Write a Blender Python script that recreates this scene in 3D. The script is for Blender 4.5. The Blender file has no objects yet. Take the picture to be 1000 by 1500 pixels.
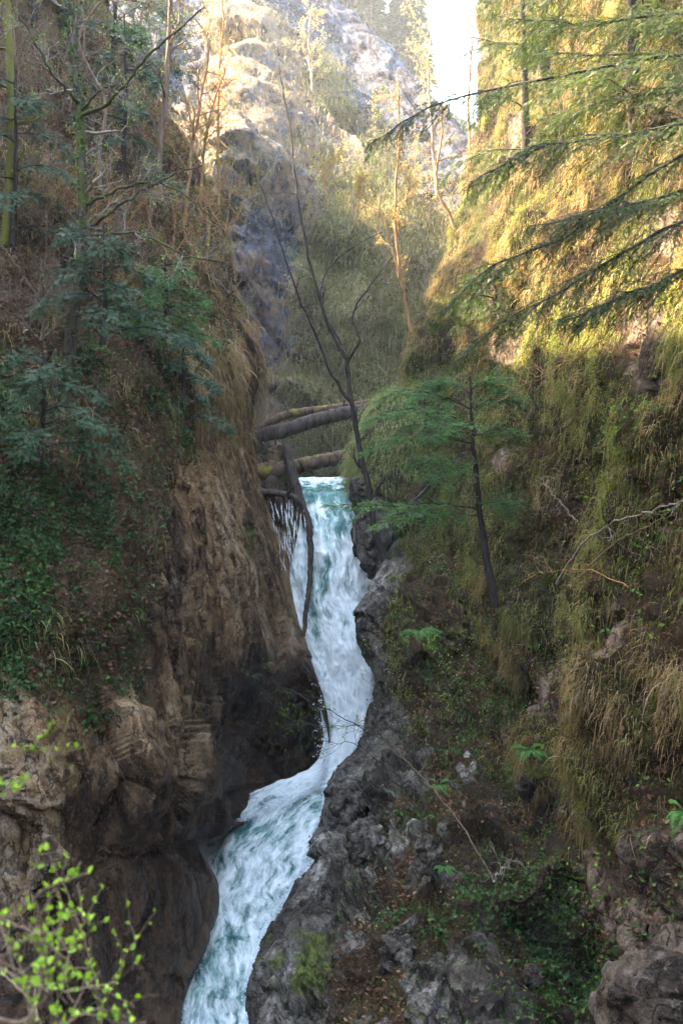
import bpy, math, numpy as np
from math import radians
R = np.random.default_rng
C = bpy.context.scene.collection
F0, PITCH = 1248.0, radians(5.95)
cp, sp_ = math.cos(PITCH), math.sin(PITCH)

# ---------------------------------------------------------------- basics
def pt(px, py, Y):
    """a place in the gorge: bearing and height angle as read from the photo, distance Y in metres"""
    px, py, Y = np.broadcast_arrays(np.asarray(px, float), np.asarray(py, float), np.asarray(Y, float))
    u, v = (px-500)/F0, (750-py)/F0
    dy = cp + v*sp_; dz = -sp_ + v*cp
    return np.stack([Y*u/dy, Y, Y*dz/dy], -1)
def proj(P):
    d = P[..., 1]*cp - P[..., 2]*sp_; up = P[..., 1]*sp_ + P[..., 2]*cp
    d = np.maximum(d, .01)
    return 500+F0*P[..., 0]/d, 750-F0*up/d
def path(*a, Y=None):
    return np.array([pt(p[0], p[1], p[2] if len(p) > 2 else Y) for p in a])
def norm(v): return v/np.maximum(np.linalg.norm(v, axis=-1, keepdims=True), 1e-9)
def _h(ix, iy, iz, s):
    h = (ix.astype(np.int64)*374761393 + iy.astype(np.int64)*668265263 + iz.astype(np.int64)*2147483647 + s*1274126177) & 0xffffffff
    h = ((h ^ (h >> 13))*1274126177) & 0xffffffff
    h = ((h ^ (h >> 15))*2246822519) & 0xffffffff
    return ((h ^ (h >> 16)) & 0xffffff)/16777215.0
def vnoise(P, s=0):
    i = np.floor(P); f = P-i; f = f*f*f*(f*(f*6-15)+10); i = i.astype(np.int64)
    r = 0
    for dx in (0, 1):
        for dy in (0, 1):
            for dz in (0, 1):
                w = (f[:, 0] if dx else 1-f[:, 0])*(f[:, 1] if dy else 1-f[:, 1])*(f[:, 2] if dz else 1-f[:, 2])
                r = r + w*_h(i[:, 0]+dx, i[:, 1]+dy, i[:, 2]+dz, s)
    return r*2-1
def fbm(P, sc=1., o=4, s=0, g=.5):
    r = 0; a = 1.; t = 0
    for k in range(o):
        r = r + a*vnoise(P*sc+17.3*k, s+k); t += a; a *= g; sc *= 2.03
    return r/t
def ridged(P, sc=1., o=4, s=0):
    r = 0; a = 1.; t = 0
    for k in range(o):
        r = r + a*(1-2*np.abs(vnoise(P*sc+9.1*k, s+k))); t += a; a *= .5; sc *= 2.07
    return r/t
def facets(P, s=0, tilt=.7):
    """broken rock: every cell of a jittered lattice is its own tilted plane. returns height, distance to the next cell"""
    i = np.floor(P).astype(np.int64); b1 = np.full(len(P), 9.); b2 = b1.copy(); h = np.zeros(len(P))
    for dx in (-1, 0, 1):
        for dy in (-1, 0, 1):
            for dz in (-1, 0, 1):
                c = i+np.array([dx, dy, dz])
                a = [_h(c[:, 0], c[:, 1], c[:, 2], s+k) for k in range(7)]
                d = P-(c+np.stack(a[:3], -1)); q = (d*d).sum(-1)
                hh = (a[3]-.5)+tilt*((a[4]-.5)*d[:, 0]+(a[5]-.5)*d[:, 1]+(a[6]-.5)*d[:, 2])*2
                m = q < b1
                b2 = np.where(m, b1, np.minimum(b2, q)); h = np.where(m, hh, h); b1 = np.where(m, q, b1)
    return h, np.sqrt(b2)-np.sqrt(b1)
def rot(P, ax, ay, az):
    cx, sx, cy, sy, cz, sz = math.cos(ax), math.sin(ax), math.cos(ay), math.sin(ay), math.cos(az), math.sin(az)
    M = np.array([[cz, -sz, 0], [sz, cz, 0], [0, 0, 1]])@np.array([[cy, 0, sy], [0, 1, 0], [-sy, 0, cy]])@np.array([[1, 0, 0], [0, cx, -sx], [0, sx, cx]])
    return P@M.T
def sm(a, b, x):
    t = np.clip((x-a)/(b-a), 0, 1); return t*t*(3-2*t)

# ---------------------------------------------------------------- meshes
def mesh(name, geo, mat, parent=None, smooth=False, attr=None, loc=None):
    geo = [g for g in geo if len(g[0])]
    V = np.concatenate([g[0] for g in geo]); off = 0; loops = []; starts = []; tot = []; mi = []; ls = 0
    mats = mat if isinstance(mat, (list, tuple)) else [mat]
    for g in geo:
        v, f = g[0], g[1]; k = f.shape[1]
        loops.append((f+off).ravel()); starts.append(ls+np.arange(len(f))*k); tot.append(np.full(len(f), k)); mi.append(np.full(len(f), g[2] if len(g) > 2 else 0))
        ls += f.size; off += len(v)
    if loc is not None: V = V-np.asarray(loc)
    loops = np.concatenate(loops).astype(np.int32); starts = np.concatenate(starts).astype(np.int32); tot = np.concatenate(tot).astype(np.int32)
    m = bpy.data.meshes.new(name)
    m.vertices.add(len(V)); m.vertices.foreach_set('co', V.astype(np.float32).ravel())
    m.loops.add(len(loops)); m.loops.foreach_set('vertex_index', loops)
    m.polygons.add(len(starts)); m.polygons.foreach_set('loop_start', starts); m.polygons.foreach_set('loop_total', tot)
    for x in mats: m.materials.append(x)
    m.polygons.foreach_set('material_index', np.concatenate(mi).astype(np.int32))
    if attr:
        for k, a in attr.items():
            at = m.attributes.new(k, 'FLOAT_VECTOR' if a.ndim == 2 else 'FLOAT', 'POINT')
            at.data.foreach_set('vector' if a.ndim == 2 else 'value', a.astype(np.float32).ravel())
    m.update(calc_edges=True)
    m.polygons.foreach_set('use_smooth', np.full(len(starts), bool(smooth)))
    o = bpy.data.objects.new(name, m); C.objects.link(o)
    if loc is not None and parent is None: o.location = loc
    if parent is not None: o.parent = parent
    return o
def thing(name, label, cat, loc, group=None):
    o = bpy.data.objects.new(name, None); C.objects.link(o); o.location = [float(x) for x in loc]; o.empty_display_size = .2
    o['label'] = label; o['category'] = cat
    if group: o['group'] = group
    return o
def tag(o, label=None, cat=None, group=None, kind=None):
    for k, v in (('label', label), ('category', cat), ('group', group), ('kind', kind)):
        if v: o[k] = v
    return o
def part(name, geo, mat, root, smooth=False):
    return mesh(name, geo, mat, root, smooth, loc=np.array(root.location))
def sub(name, geo, mat, par, smooth=False):
    return mesh(name, geo, mat, par, smooth, loc=np.array(par.parent.location))

def tubes(P, Rr, k=6):
    """P [M,n,3] paths, Rr [M,n] radii"""
    M, n = P.shape[:2]
    T = norm(np.gradient(P, axis=1)); ref = np.zeros_like(T); ref[..., 2] = 1
    bad = np.abs(T[..., 2]) > .9; bad = np.broadcast_to(bad.mean(1, keepdims=True) > .5, bad.shape); ref[bad] = (1, 0, 0)
    A = norm(np.cross(T, ref)); B = np.cross(T, A)
    th = np.linspace(0, 2*np.pi, k, endpoint=False)
    V = P[:, :, None]+Rr[:, :, None, None]*(A[:, :, None]*np.cos(th)[:, None]+B[:, :, None]*np.sin(th)[:, None])
    j = np.arange(k); i = np.arange(n-1)
    f = np.stack([i[:, None]*k+j, i[:, None]*k+(j+1) % k, (i[:, None]+1)*k+(j+1) % k, (i[:, None]+1)*k+j], -1).reshape(-1, 4)
    Fa = (f[None]+(np.arange(M)*n*k)[:, None, None]).reshape(-1, 4)
    return V.reshape(-1, 3), Fa
def resamp(P, n):
    """smooth curve through the given points, n points"""
    P = np.asarray(P, float); d = np.r_[0, np.cumsum(np.linalg.norm(np.diff(P, axis=0), axis=1))]
    return hermite(d, P, np.linspace(0, d[-1], n))
def hermite(x, Y, q):
    Y = np.asarray(Y, float); sh = Y.shape; Y = Y.reshape(len(x), -1)
    m = np.gradient(Y, x, axis=0) if len(x) > 2 else np.repeat((Y[1:]-Y[:1])/(x[1]-x[0]), 2, 0)
    i = np.clip(np.searchsorted(x, q, side='right')-1, 0, len(x)-2); h = (x[i+1]-x[i])[:, None]; t = ((q-x[i])[:, None])/h
    r = (2*t**3-3*t**2+1)*Y[i]+(t**3-2*t**2+t)*h*m[i]+(-2*t**3+3*t**2)*Y[i+1]+(t**3-t**2)*h*m[i+1]
    return r.reshape((len(q),)+sh[1:])
def limb(P, r0, r1, n=24, k=10, seed=0, wob=.0, knob=.12):
    Q = resamp(P, n); g = R(seed)
    if wob:
        w = g.normal(0, wob, (n, 3)); w[0] = w[-1] = 0; Q = Q+w
    t = np.linspace(0, 1, n); rr = r0+(r1-r0)*t**.9; rr = rr*(1+knob*g.uniform(-1, 1, n))
    return Q[None], rr[None]
def sprout(P, Rr, k, L, ang=50, t0=.25, t1=1., n=7, wig=.18, up=0., rf=.6, seed=0, taper=.6, rmin=.0015, flat=False):
    """k children on each of the paths"""
    g = R(seed); M, m = P.shape[:2]
    t = t0+(t1-t0)*(np.arange(k)+g.uniform(0, 1, (M, k)))/k; x = np.clip(t*(m-1), 0, m-1.001); i = x.astype(int); f = (x-i)[..., None]
    a = np.arange(M)[:, None]
    p0 = P[a, i]*(1-f)+P[a, i+1]*f; T = norm(P[a, i+1]-P[a, i]); r0 = Rr[a, i]*rf
    rnd = norm(g.normal(size=(M, k, 3)))
    if flat: rnd[..., 2] *= .15
    side = norm(rnd-(rnd*T).sum(-1, keepdims=True)*T)
    an = np.radians(ang*g.uniform(.6, 1.3, (M, k)))[..., None]
    D = T*np.cos(an)+side*np.sin(an)
    ln = L*(1-taper*t)*g.uniform(.5, 1.25, (M, k))
    D = D.reshape(-1, 3); p = p0.reshape(-1, 3); ln = ln.reshape(-1); r0 = np.maximum(r0.reshape(-1), rmin)
    out = [p]
    for s in range(n-1):
        D = norm(D+g.normal(0, wig, D.shape)+np.array([0, 0, up/n])); p = p+D*(ln/(n-1))[:, None]; out.append(p)
    Q = np.stack(out, 1); rr = r0[:, None]*np.linspace(1, .3, n)[None]
    return Q, np.maximum(rr, rmin*.6)
def along(P, cnt, t0=.2, seed=0):
    g = R(seed); M, m = P.shape[:2]; t = g.uniform(t0, 1, (M, cnt)); x = np.clip(t*(m-1), 0, m-1.001); i = x.astype(int); f = (x-i)[..., None]; a = np.arange(M)[:, None]
    return (P[a, i]*(1-f)+P[a, i+1]*f).reshape(-1, 3), norm(P[a, i+1]-P[a, i]).reshape(-1, 3)
def place(tv, tf, pos, X, Z, s):
    X = norm(X); Y = norm(np.cross(Z, X)); Z = np.cross(X, Y); N = len(pos)
    s = np.broadcast_to(np.asarray(s, float), (N,))
    V = pos[:, None]+s[:, None, None]*(tv[None, :, 0:1]*X[:, None]+tv[None, :, 1:2]*Y[:, None]+tv[None, :, 2:3]*Z[:, None])
    return V.reshape(-1, 3), (tf[None]+(np.arange(N)*len(tv))[:, None, None]).reshape(-1, tf.shape[1])
LEAF = (np.array([[0, 0, 0], [.5, .3, .1], [1, 0, -.06], [.5, -.3, .1]]), np.array([[0, 1, 2, 3]]))
LEAF2 = (np.array([[0, 0, 0], [.22, .26, .07], [.55, .3, .06], [1, 0, -.12], [.55, -.3, .06], [.22, -.26, .07], [.5, 0, 0]]), np.array([[0, 6, 2, 1], [6, 3, 3, 2], [0, 5, 4, 6], [6, 4, 3, 3]]))
LEAF2 = (LEAF2[0], np.array([[0, 6, 2], [0, 2, 1], [6, 3, 2], [0, 5, 4], [0, 4, 6], [6, 4, 3]]))
IVY = (np.array([[0, 0, 0], [.1, .42, .05], [.45, .3, .1], [1, 0, -.05], [.45, -.3, .1], [.1, -.42, .05]]), np.array([[0, 2, 1], [0, 3, 2], [0, 4, 3], [0, 5, 4]]))
DEAD = (np.array([[0, 0, 0], [.3, .25, .16], [.75, .22, .05], [1, 0, .12], [.7, -.25, .14], [.3, -.22, .02]]), np.array([[0, 2, 1], [0, 3, 2], [0, 4, 3], [0, 5, 4]]))
def needles(n=8, ln=.26, w=.05, tw=.012):
    v = []; f = []
    def q(b, d, l, ww, z):
        s = np.array([-d[1], d[0], 0]); o = len(v)
        v.extend([b, b+d*l*.5+s*ww, b+d*l+np.array([0, 0, z]), b+d*l*.5-s*ww]); f.append([o, o+1, o+2, o+3])
    for i in range(n):
        x = (i+.6)/n
        for sg in (1, -1):
            l = ln*(1-.45*x); a = radians(62-18*x)
            q(np.array([x, 0, 0.]), np.array([math.cos(a), sg*math.sin(a), 0]), l, w, -.04)
    q(np.array([.9, 0, 0.]), np.array([1., 0, 0]), ln*.7, w, -.03)
    o = len(v); v.extend([np.array([0, tw, -.01]), np.array([1, 0, -.01]), np.array([1, 0, -.005]), np.array([0, -tw, -.01])]); f.append([o, o+1, o+2, o+3])
    return np.array(v), np.array(f)
N8, N5, N4 = needles(9, .24, .042), needles(6, .32, .055), needles(4, .42, .09)
def leaves(tm, P, T, size, seed=0, up=.5, jit=1.):
    g = R(seed); N = len(P)
    X = norm(T*.4+g.normal(0, jit*.6, (N, 3))); Z = norm(g.normal(0, .6, (N, 3))+np.array([0, 0, up]))
    return place(tm[0], tm[1], P, X, Z, size*g.uniform(.6, 1.3, N))
def conifer_branch(P, r0, width, nsec, spray=.12, tm=N5, seed=0, droop=.5, t0=.12, sec_n=7):
    """a flat drooping conifer branch: axis, side shoots in one plane, needled sprays on both sides of each shoot"""
    g = R(seed); n = 18; Q = resamp(P, n); L = np.linalg.norm(Q[-1]-Q[0]); wq = np.linspace(0, 1, n)[:, None]; Q = Q+(np.sin(wq*g.uniform(5, 9)+g.uniform(0, 6))*wq*.022*L)*norm(g.normal(size=3))+g.normal(0, .008, (n, 3))
    rr = np.linspace(r0, .003, n)
    wood = [tubes(Q[None], rr[None], 6)]
    t = t0+(1-t0)*(np.arange(nsec)+g.uniform(0, .8, nsec))/nsec; x = np.clip(t*(n-1), 0, n-1.001); i = x.astype(int); f = (x-i)[:, None]
    p = Q[i]*(1-f)+Q[i+1]*f; T = norm(Q[i+1]-Q[i]); S = norm(np.cross(T, np.array([0, 0, 1.])))*np.where(np.arange(nsec) % 2, 1, -1)[:, None]
    prof = np.sin(np.pi*np.clip(t*.82+.18, 0, 1))**.7+.12
    ln = width*prof*g.uniform(.55, 1.2, nsec)
    D = norm(T*.75+S*.8+g.normal(0, .24, (nsec, 3))+np.array([0, 0, -.12*droop])); out = [p]
    for s in range(sec_n-1):
        D = norm(D+T*.06+g.normal(0, .07, D.shape)+np.array([0, 0, -droop/sec_n])); p = p+D*(ln/(sec_n-1))[:, None]; out.append(p)
    SP = np.stack(out, 1); wood.append(tubes(SP, np.linspace(1, .35, sec_n)[None]*np.full((nsec, 1), max(.0035, r0*.16)), 4))
    cnt = np.maximum(3, (ln/spray*1.9).astype(int)); idx = np.repeat(np.arange(nsec), cnt)
    u = np.concatenate([(np.arange(c)+.7)/c for c in cnt]); side = np.concatenate([np.where(np.arange(c) % 2, 1., -1.) for c in cnt])
    x = np.clip(u*(sec_n-1), 0, sec_n-1.001); i = x.astype(int); f = (x-i)[:, None]
    p = SP[idx, i]*(1-f)+SP[idx, i+1]*f; T2 = norm(SP[idx, i+1]-SP[idx, i]); upv = norm(np.array([0, -.35, 1.])+g.normal(0, .45, (len(p), 3)))
    S2 = norm(np.cross(T2, upv))*side[:, None]
    last = u > .93
    X = np.where(last[:, None], T2, norm(T2*.8+S2*.75+np.array([0, 0, -.2*droop])+g.normal(0, .12, T2.shape)))
    ned = place(tm[0], tm[1], p, X, upv, spray*(1.15-.45*u)*g.uniform(.7, 1.25, len(p)))
    return wood, [ned]
def blades(p, d, L, w, grav=1., seed=0, seg=4):
    g = R(seed); N = len(p); t = np.linspace(0, 1, seg+1)[None, :, None]
    L = L[:, None, None]; gr = (grav*g.uniform(.6, 1.3, N))[:, None, None]
    Q = p[:, None]+d[:, None]*L*t*(1-.45*t)*.75+np.array([0, 0, -1.])*L*gr*t**1.7*.75+g.normal(0, .09, (N, 1, 3))*L*t**2
    S = norm(np.cross(d, g.normal(size=(N, 3))))[:, None]
    W = (w*g.uniform(.6, 1.3, N))[:, None, None]*np.array([.7, 1, .85, .5, .08])[None, :seg+1, None]
    V = np.stack([Q-S*W, Q+S*W], 2).reshape(-1, 3)
    i = np.arange(seg)*2; f = np.stack([i, i+1, i+3, i+2], -1)
    return V, (f[None]+(np.arange(N)*(seg+1)*2)[:, None, None]).reshape(-1, 4)

# ---------------------------------------------------------------- materials
class NT:
    def __init__(s, name):
        s.m = bpy.data.materials.new(name); s.m.use_nodes = True; s.t = s.m.node_tree; s.t.nodes.clear(); s.out = s.t.nodes.new('ShaderNodeOutputMaterial')
    def n(s, typ, **k):
        x = s.t.nodes.new(typ)
        for a, b in k.items():
            if a == 'i':
                for q, v in b.items(): s.put(x.inputs[q], v)
            else: setattr(x, a, b)
        return x
    def put(s, sock, v):
        if isinstance(v, bpy.types.Node): v = v.outputs[0]
        if isinstance(v, bpy.types.NodeSocket): s.t.links.new(v, sock)
        elif isinstance(v, tuple) and sock.type == 'RGBA' and len(v) == 3: sock.default_value = v+(1,)
        else: sock.default_value = v
    def noise(s, vec, sc, det=6, ro=.55, dist=0.): return s.n('ShaderNodeTexNoise', i={'Vector': vec, 'Scale': sc, 'Detail': det, 'Roughness': ro, 'Distortion': dist}).outputs[0]
    def vor(s, vec, sc, feat='DISTANCE_TO_EDGE', rnd=1.): return s.n('ShaderNodeTexVoronoi', feature=feat, i={'Vector': vec, 'Scale': sc, 'Randomness': rnd}).outputs[0]
    def mp(s, vec, scale=(1, 1, 1), rotn=(0, 0, 0)): return s.n('ShaderNodeMapping', i={'Vector': vec, 'Scale': scale, 'Rotation': rotn}).outputs[0]
    def math(s, op, a, b=0., c=0.):
        x = s.n('ShaderNodeMath', operation=op); s.put(x.inputs[0], a); s.put(x.inputs[1], b); s.put(x.inputs[2], c); return x.outputs[0]
    def rng(s, v, a, b, c=0., d=1.): return s.n('ShaderNodeMapRange', i={'Value': v, 'From Min': a, 'From Max': b, 'To Min': c, 'To Max': d}).outputs[0]
    def ramp(s, v, stops):
        x = s.n('ShaderNodeValToRGB'); s.put(x.inputs[0], v); e = x.color_ramp.elements
        while len(e) < len(stops): e.new(.5)
        for k, (p, c) in enumerate(stops): e[k].position = p; e[k].color = tuple(c)+(1,)
        return x.outputs[0]
    def mix(s, f, a, b, bt='MIX'):
        x = s.n('ShaderNodeMix', data_type='RGBA', blend_type=bt); s.put(x.inputs[0], f); s.put(x.inputs[6], a); s.put(x.inputs[7], b); return x.outputs[2]
    def bump(s, h, st=.5, d=.02, nrm=None):
        x = s.n('ShaderNodeBump', i={'Height': h, 'Strength': st, 'Distance': d})
        if nrm is not None: s.put(x.inputs['Normal'], nrm)
        return x.outputs[0]
    def pr(s, **k):
        x = s.n('ShaderNodeBsdfPrincipled')
        for a, v in k.items(): s.put(x.inputs[a.replace('_', ' ')], v)
        return x.outputs[0]
    def fin(s, sh): s.t.links.new(sh, s.out.inputs[0]); return s.m
def m_rock(name, cols, moss=(.07, .09, .02), soil=(.05, .03, .017), strat=(0, 0, 0), stretch=(1, 1, .35), bump=.9, spots=(.42, .38, .34)):
    t = NT(name); pos = t.n('ShaderNodeNewGeometry').outputs['Position']
    at = t.n('ShaderNodeAttribute', attribute_name='mask').outputs['Vector']; sep = t.n('ShaderNodeSeparateXYZ', i={0: at})
    wob = t.noise(pos, 1.3, 4); w3 = t.n('ShaderNodeVectorMath', operation='SCALE', i={0: t.n('ShaderNodeTexNoise', i={'Vector': pos, 'Scale': 1.7, 'Detail': 4.}).outputs[1], 3: .55}).outputs[0]
    pw = t.n('ShaderNodeVectorMath', operation='ADD', i={0: pos, 1: w3}).outputs[0]
    sp = t.mp(pw, stretch, strat)
    a = t.noise(sp, .9, 9, .62); b = t.noise(sp, 5.5, 8, .68); c = t.noise(t.mp(pw, (2.6, 2.6, .22), strat), 1.7, 7, .6); fine = t.noise(pos, 34, 5, .7); med = t.noise(pos, 11, 7, .75)
    n = len(cols); col = t.ramp(t.math('ADD', t.math('MULTIPLY', a, .6), t.math('MULTIPLY', b, .4)), [(.38+.25*i/(n-1), x) for i, x in enumerate(cols)])
    col = t.mix(t.rng(c, .5, .68, 0, .65), col, tuple(x*.42 for x in cols[0]))
    col = t.mix(t.rng(t.noise(pos, 2.3, 6, .7), .56, .7, 0, .5), col, spots)
    def line(v, sc, w, seed):
        q = t.math('ABSOLUTE', t.math('SUBTRACT', t.noise(t.mp(v, (1, 1, 1), (seed, seed*2, 0)), sc, 5, .58), .5)); return t.rng(q, 0, w)
    brk = t.rng(t.noise(pos, 1.9, 3), .5, .64)
    crack = t.math('MAXIMUM', t.math('MULTIPLY', line(sp, 1.1, .026, .3), line(t.mp(pos, (1, 1, .6), strat), 2.6, .022, 1.1)), brk)
    col = t.mix(t.math('MULTIPLY', t.math('SUBTRACT', 1., crack), .8), col, (.012, .01, .008))
    col = t.mix(t.rng(fine, .35, .6, .6, 0), col, (.02, .017, .014))
    ms = t.rng(t.math('ADD', sep.outputs[0], t.math('MULTIPLY', t.math('SUBTRACT', t.noise(pos, 3.2, 7, .7), .5), 1.9)), .42, .62)
    mcol = t.mix(t.noise(pos, 2.2, 5), moss, tuple(x*2.4 for x in moss))
    mcol = t.mix(t.rng(t.noise(pos, 9, 4), .4, .6), mcol, tuple(x*.5 for x in moss))
    so = t.rng(t.math('ADD', sep.outputs[2], t.math('MULTIPLY', t.math('SUBTRACT', t.noise(pos, 2.1, 6, .7), .5), 1.6)), .4, .62)
    scol = t.mix(t.noise(pos, 12, 6, .7), soil, tuple(x*2.6 for x in soil))
    col = t.mix(so, col, scol); col = t.mix(ms, col, mcol)
    wet = sep.outputs[1]; col = t.mix(wet, col, t.mix(1., col, (.3, .25, .22), 'MULTIPLY'))  # wet tint; the same channel carries shade painted into recesses
    hb = t.math('ADD', t.math('MULTIPLY', b, .9), t.math('MULTIPLY', a, .6)); hb = t.math('ADD', hb, t.math('MULTIPLY', crack, .28)); hb = t.math('ADD', hb, t.math('MULTIPLY', fine, .14)); hb = t.math('ADD', hb, t.math('MULTIPLY', med, .5))
    nm = t.bump(hb, 1., .1)
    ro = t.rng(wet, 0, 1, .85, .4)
    return t.fin(t.pr(Base_Color=col, Roughness=ro, Normal=nm, Specular_IOR_Level=t.rng(wet, 0, 1, .06, .3)))
def m_leaf(name, stops, trans=.45, big=None, rough=.5, var=1.2):
    t = NT(name); geo = t.n('ShaderNodeNewGeometry'); r = geo.outputs['Random Per Island']
    ns = t.noise(geo.outputs['Position'], var, 3)
    f = t.math('ADD', t.math('MULTIPLY', r, .6), t.rng(ns, .3, .7, 0, .4))
    col = t.ramp(f, stops)
    if big: col = t.mix(t.rng(t.noise(geo.outputs['Position'], .45, 3), .45, .6), col, big, 'MULTIPLY')
    p = t.pr(Base_Color=col, Roughness=rough, Specular_IOR_Level=.14)
    tr = t.n('ShaderNodeBsdfTranslucent', i={'Color': t.mix(1., col, (1.0, 1.0, .6), 'MULTIPLY')})
    mx = t.n('ShaderNodeMixShader', i={0: trans, 1: p, 2: tr})
    return t.fin(mx.outputs[0])
def m_bark(name, a, b, moss=None, mossf=.5, sc=14.):
    t = NT(name); tc = t.n('ShaderNodeTexCoord').outputs['Object']; v = t.mp(tc, (1, 1, .2))
    n = t.noise(v, sc, 7, .7); f = t.noise(tc, 3., 4)
    col = t.ramp(n, [(.35, a), (.62, b)])
    if moss: col = t.mix(t.rng(f, mossf, mossf+.12), col, t.mix(t.noise(tc, 30., 4), moss, tuple(x*2 for x in moss)))
    return t.fin(t.pr(Base_Color=col, Roughness=.85, Specular_IOR_Level=.15, Normal=t.bump(n, .8, .02)))
GREY = m_rock('gorge_rock', [(.045, .025, .012), (.22, .125, .058), (.42, .26, .135), (.62, .46, .3)], strat=(.1, .4, 0), stretch=(1, 1, .3), spots=(.42, .31, .22))
ROCKR = m_rock('bank_rock', [(.018, .014, .01), (.085, .072, .055), (.21, .185, .15), (.5, .46, .39)], strat=(.3, -.8, .2), stretch=(1.3, 1.3, .45), soil=(.026, .016, .009))
SLOPE = m_rock('grassy_rock', [(.025, .018, .012), (.09, .065, .045), (.24, .18, .13), (.36, .28, .22)], moss=(.03, .034, .009), soil=(.022, .014, .008))
FARR = m_rock('far_rock', [(.025, .022, .024), (.075, .072, .08), (.105, .12, .148), (.165, .19, .23)], moss=(.09, .085, .035), soil=(.1, .07, .045), strat=(.2, .9, .3), stretch=(.5, .5, .18), bump=.9, spots=(.24, .25, .28))  # pale blue tones carry haze painted into the rock colour
GRASSG = m_leaf('green_grass', [(.05, (.065, .095, .018)), (.4, (.14, .175, .04)), (.65, (.24, .235, .07)), (.9, (.4, .31, .14))], .45, var=.8)
GRASSP = m_leaf('pale_grass', [(.05, (.12, .15, .05)), (.5, (.25, .27, .1)), (.9, (.42, .38, .2))], .45)
GRASSD = m_leaf('dry_grass', [(.05, (.1, .075, .025)), (.4, (.22, .15, .06)), (.7, (.34, .24, .12)), (.95, (.5, .38, .24))], .45, var=.8)
GRASSF = m_leaf('far_grass', [(.1, (.08, .085, .035)), (.5, (.17, .16, .07)), (.9, (.28, .23, .13))], .3, var=.3)
IVYM = m_leaf('ivy_leaf', [(.1, (.01, .03, .008)), (.5, (.025, .068, .016)), (.8, (.055, .115, .026)), (.97, (.13, .19, .045))], .2, rough=.38)
DEADM = m_leaf('dead_leaf', [(.1, (.04, .02, .012)), (.5, (.11, .052, .028)), (.8, (.19, .1, .058)), (.97, (.36, .24, .16))], .2, rough=.6)
YEWD = m_leaf('yew_needle', [(.1, (.01, .032, .013)), (.5, (.026, .068, .028)), (.9, (.06, .12, .05))], .25, rough=.4)
HEML = m_leaf('hemlock_needle', [(.1, (.012, .03, .008)), (.5, (.035, .068, .014)), (.9, (.09, .13, .03))], .4, rough=.4)
SAPG = m_leaf('sapling_needle', [(.1, (.015, .06, .017)), (.5, (.042, .13, .03)), (.9, (.12, .24, .05))], .4, rough=.4)
BUDG = m_leaf('young_leaf', [(.1, (.1, .22, .02)), (.6, (.2, .4, .04)), (.95, (.4, .55, .1))], .5, rough=.4)
BUDN = m_leaf('fresh_leaf', [(.1, (.12, .24, .02)), (.6, (.24, .42, .04)), (.95, (.45, .6, .12))], .45, rough=.4, var=30.)
HERB = m_leaf('herb_leaf', [(.1, (.03, .09, .012)), (.6, (.08, .18, .025)), (.95, (.2, .32, .06))], .4)
BUDY = m_leaf('yellow_leaf', [(.1, (.2, .2, .05)), (.6, (.34, .3, .1)), (.95, (.5, .42, .2))], .5)
PALE = m_leaf('pale_bud', [(.1, (.2, .19, .11)), (.6, (.32, .3, .18)), (.95, (.45, .42, .3))], .55)
FARN = m_leaf('far_foliage', [(.1, (.03, .05, .03)), (.5, (.06, .085, .045)), (.9, (.12, .14, .06))], .3)
FERNM = m_leaf('fern_leaf', [(.1, (.02, .09, .02)), (.6, (.04, .15, .03)), (.95, (.09, .22, .05))], .4)
BARK = m_bark('bark', (.012, .01, .008), (.05, .04, .032))
BARKM = m_bark('mossy_bark', (.02, .016, .012), (.08, .062, .045), moss=(.035, .045, .008), mossf=.46)
BARKY = m_bark('yellow_mossy_bark', (.06, .05, .02), (.16, .13, .06), moss=(.07, .07, .012), mossf=.38)
BARKP = m_bark('pale_bark', (.11, .085, .065), (.27, .22, .18))
BARKR = m_bark('golden_bark', (.16, .08, .035), (.36, .2, .09))
BARKB = m_bark('brown_bark', (.07, .045, .03), (.19, .13, .09))
LOGM = m_bark('wet_log', (.018, .014, .012), (.09, .068, .052), sc=8.)
LOGY = m_bark('mossy_log', (.035, .022, .014), (.14, .09, .055), moss=(.16, .13, .015), mossf=.55, sc=8.)

# ---------------------------------------------------------------- terrain sheets
def net(rows, nu, nv):
    """rows of control points [r][c][3] -> dense smooth sheet (nu rows x nv columns)"""
    A = np.array(rows); r, c = A.shape[:2]
    du = np.r_[0, np.cumsum(np.linalg.norm(np.diff(A, axis=0), axis=2).mean(1))]; dv = np.r_[0, np.cumsum(np.linalg.norm(np.diff(A, axis=1), axis=2).mean(0))]
    return du, dv, A
def dense(rows, nu, nv, kv=None, ku=None):
    du, dv, A = net(rows, nu, nv)
    if kv is not None: dv = np.r_[0, np.cumsum(kv)]
    if ku is not None: du = np.r_[0, np.cumsum(ku)]
    B = hermite(du, A, np.linspace(0, du[-1], nu)); B = hermite(dv, np.swapaxes(B, 0, 1), np.linspace(0, dv[-1], nv)); return np.swapaxes(B, 0, 1)
def grid_faces(a, b, flip=False):
    i = np.arange(a-1)[:, None]*b+np.arange(b-1); f = np.stack([i, i+b, i+b+1, i+1], -1).reshape(-1, 4)
    return f[:, ::-1] if flip else f
def gnorm(G, ref):
    n = norm(np.cross(np.gradient(G, axis=0), np.gradient(G, axis=1)))
    q = np.sign((n*(np.asarray(ref)-G)).sum(-1)); a, b = q.shape
    if q[a//2:, b//4:b*3//4].mean() < 0: n = -n
    return n
class Sheet: pass
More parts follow.
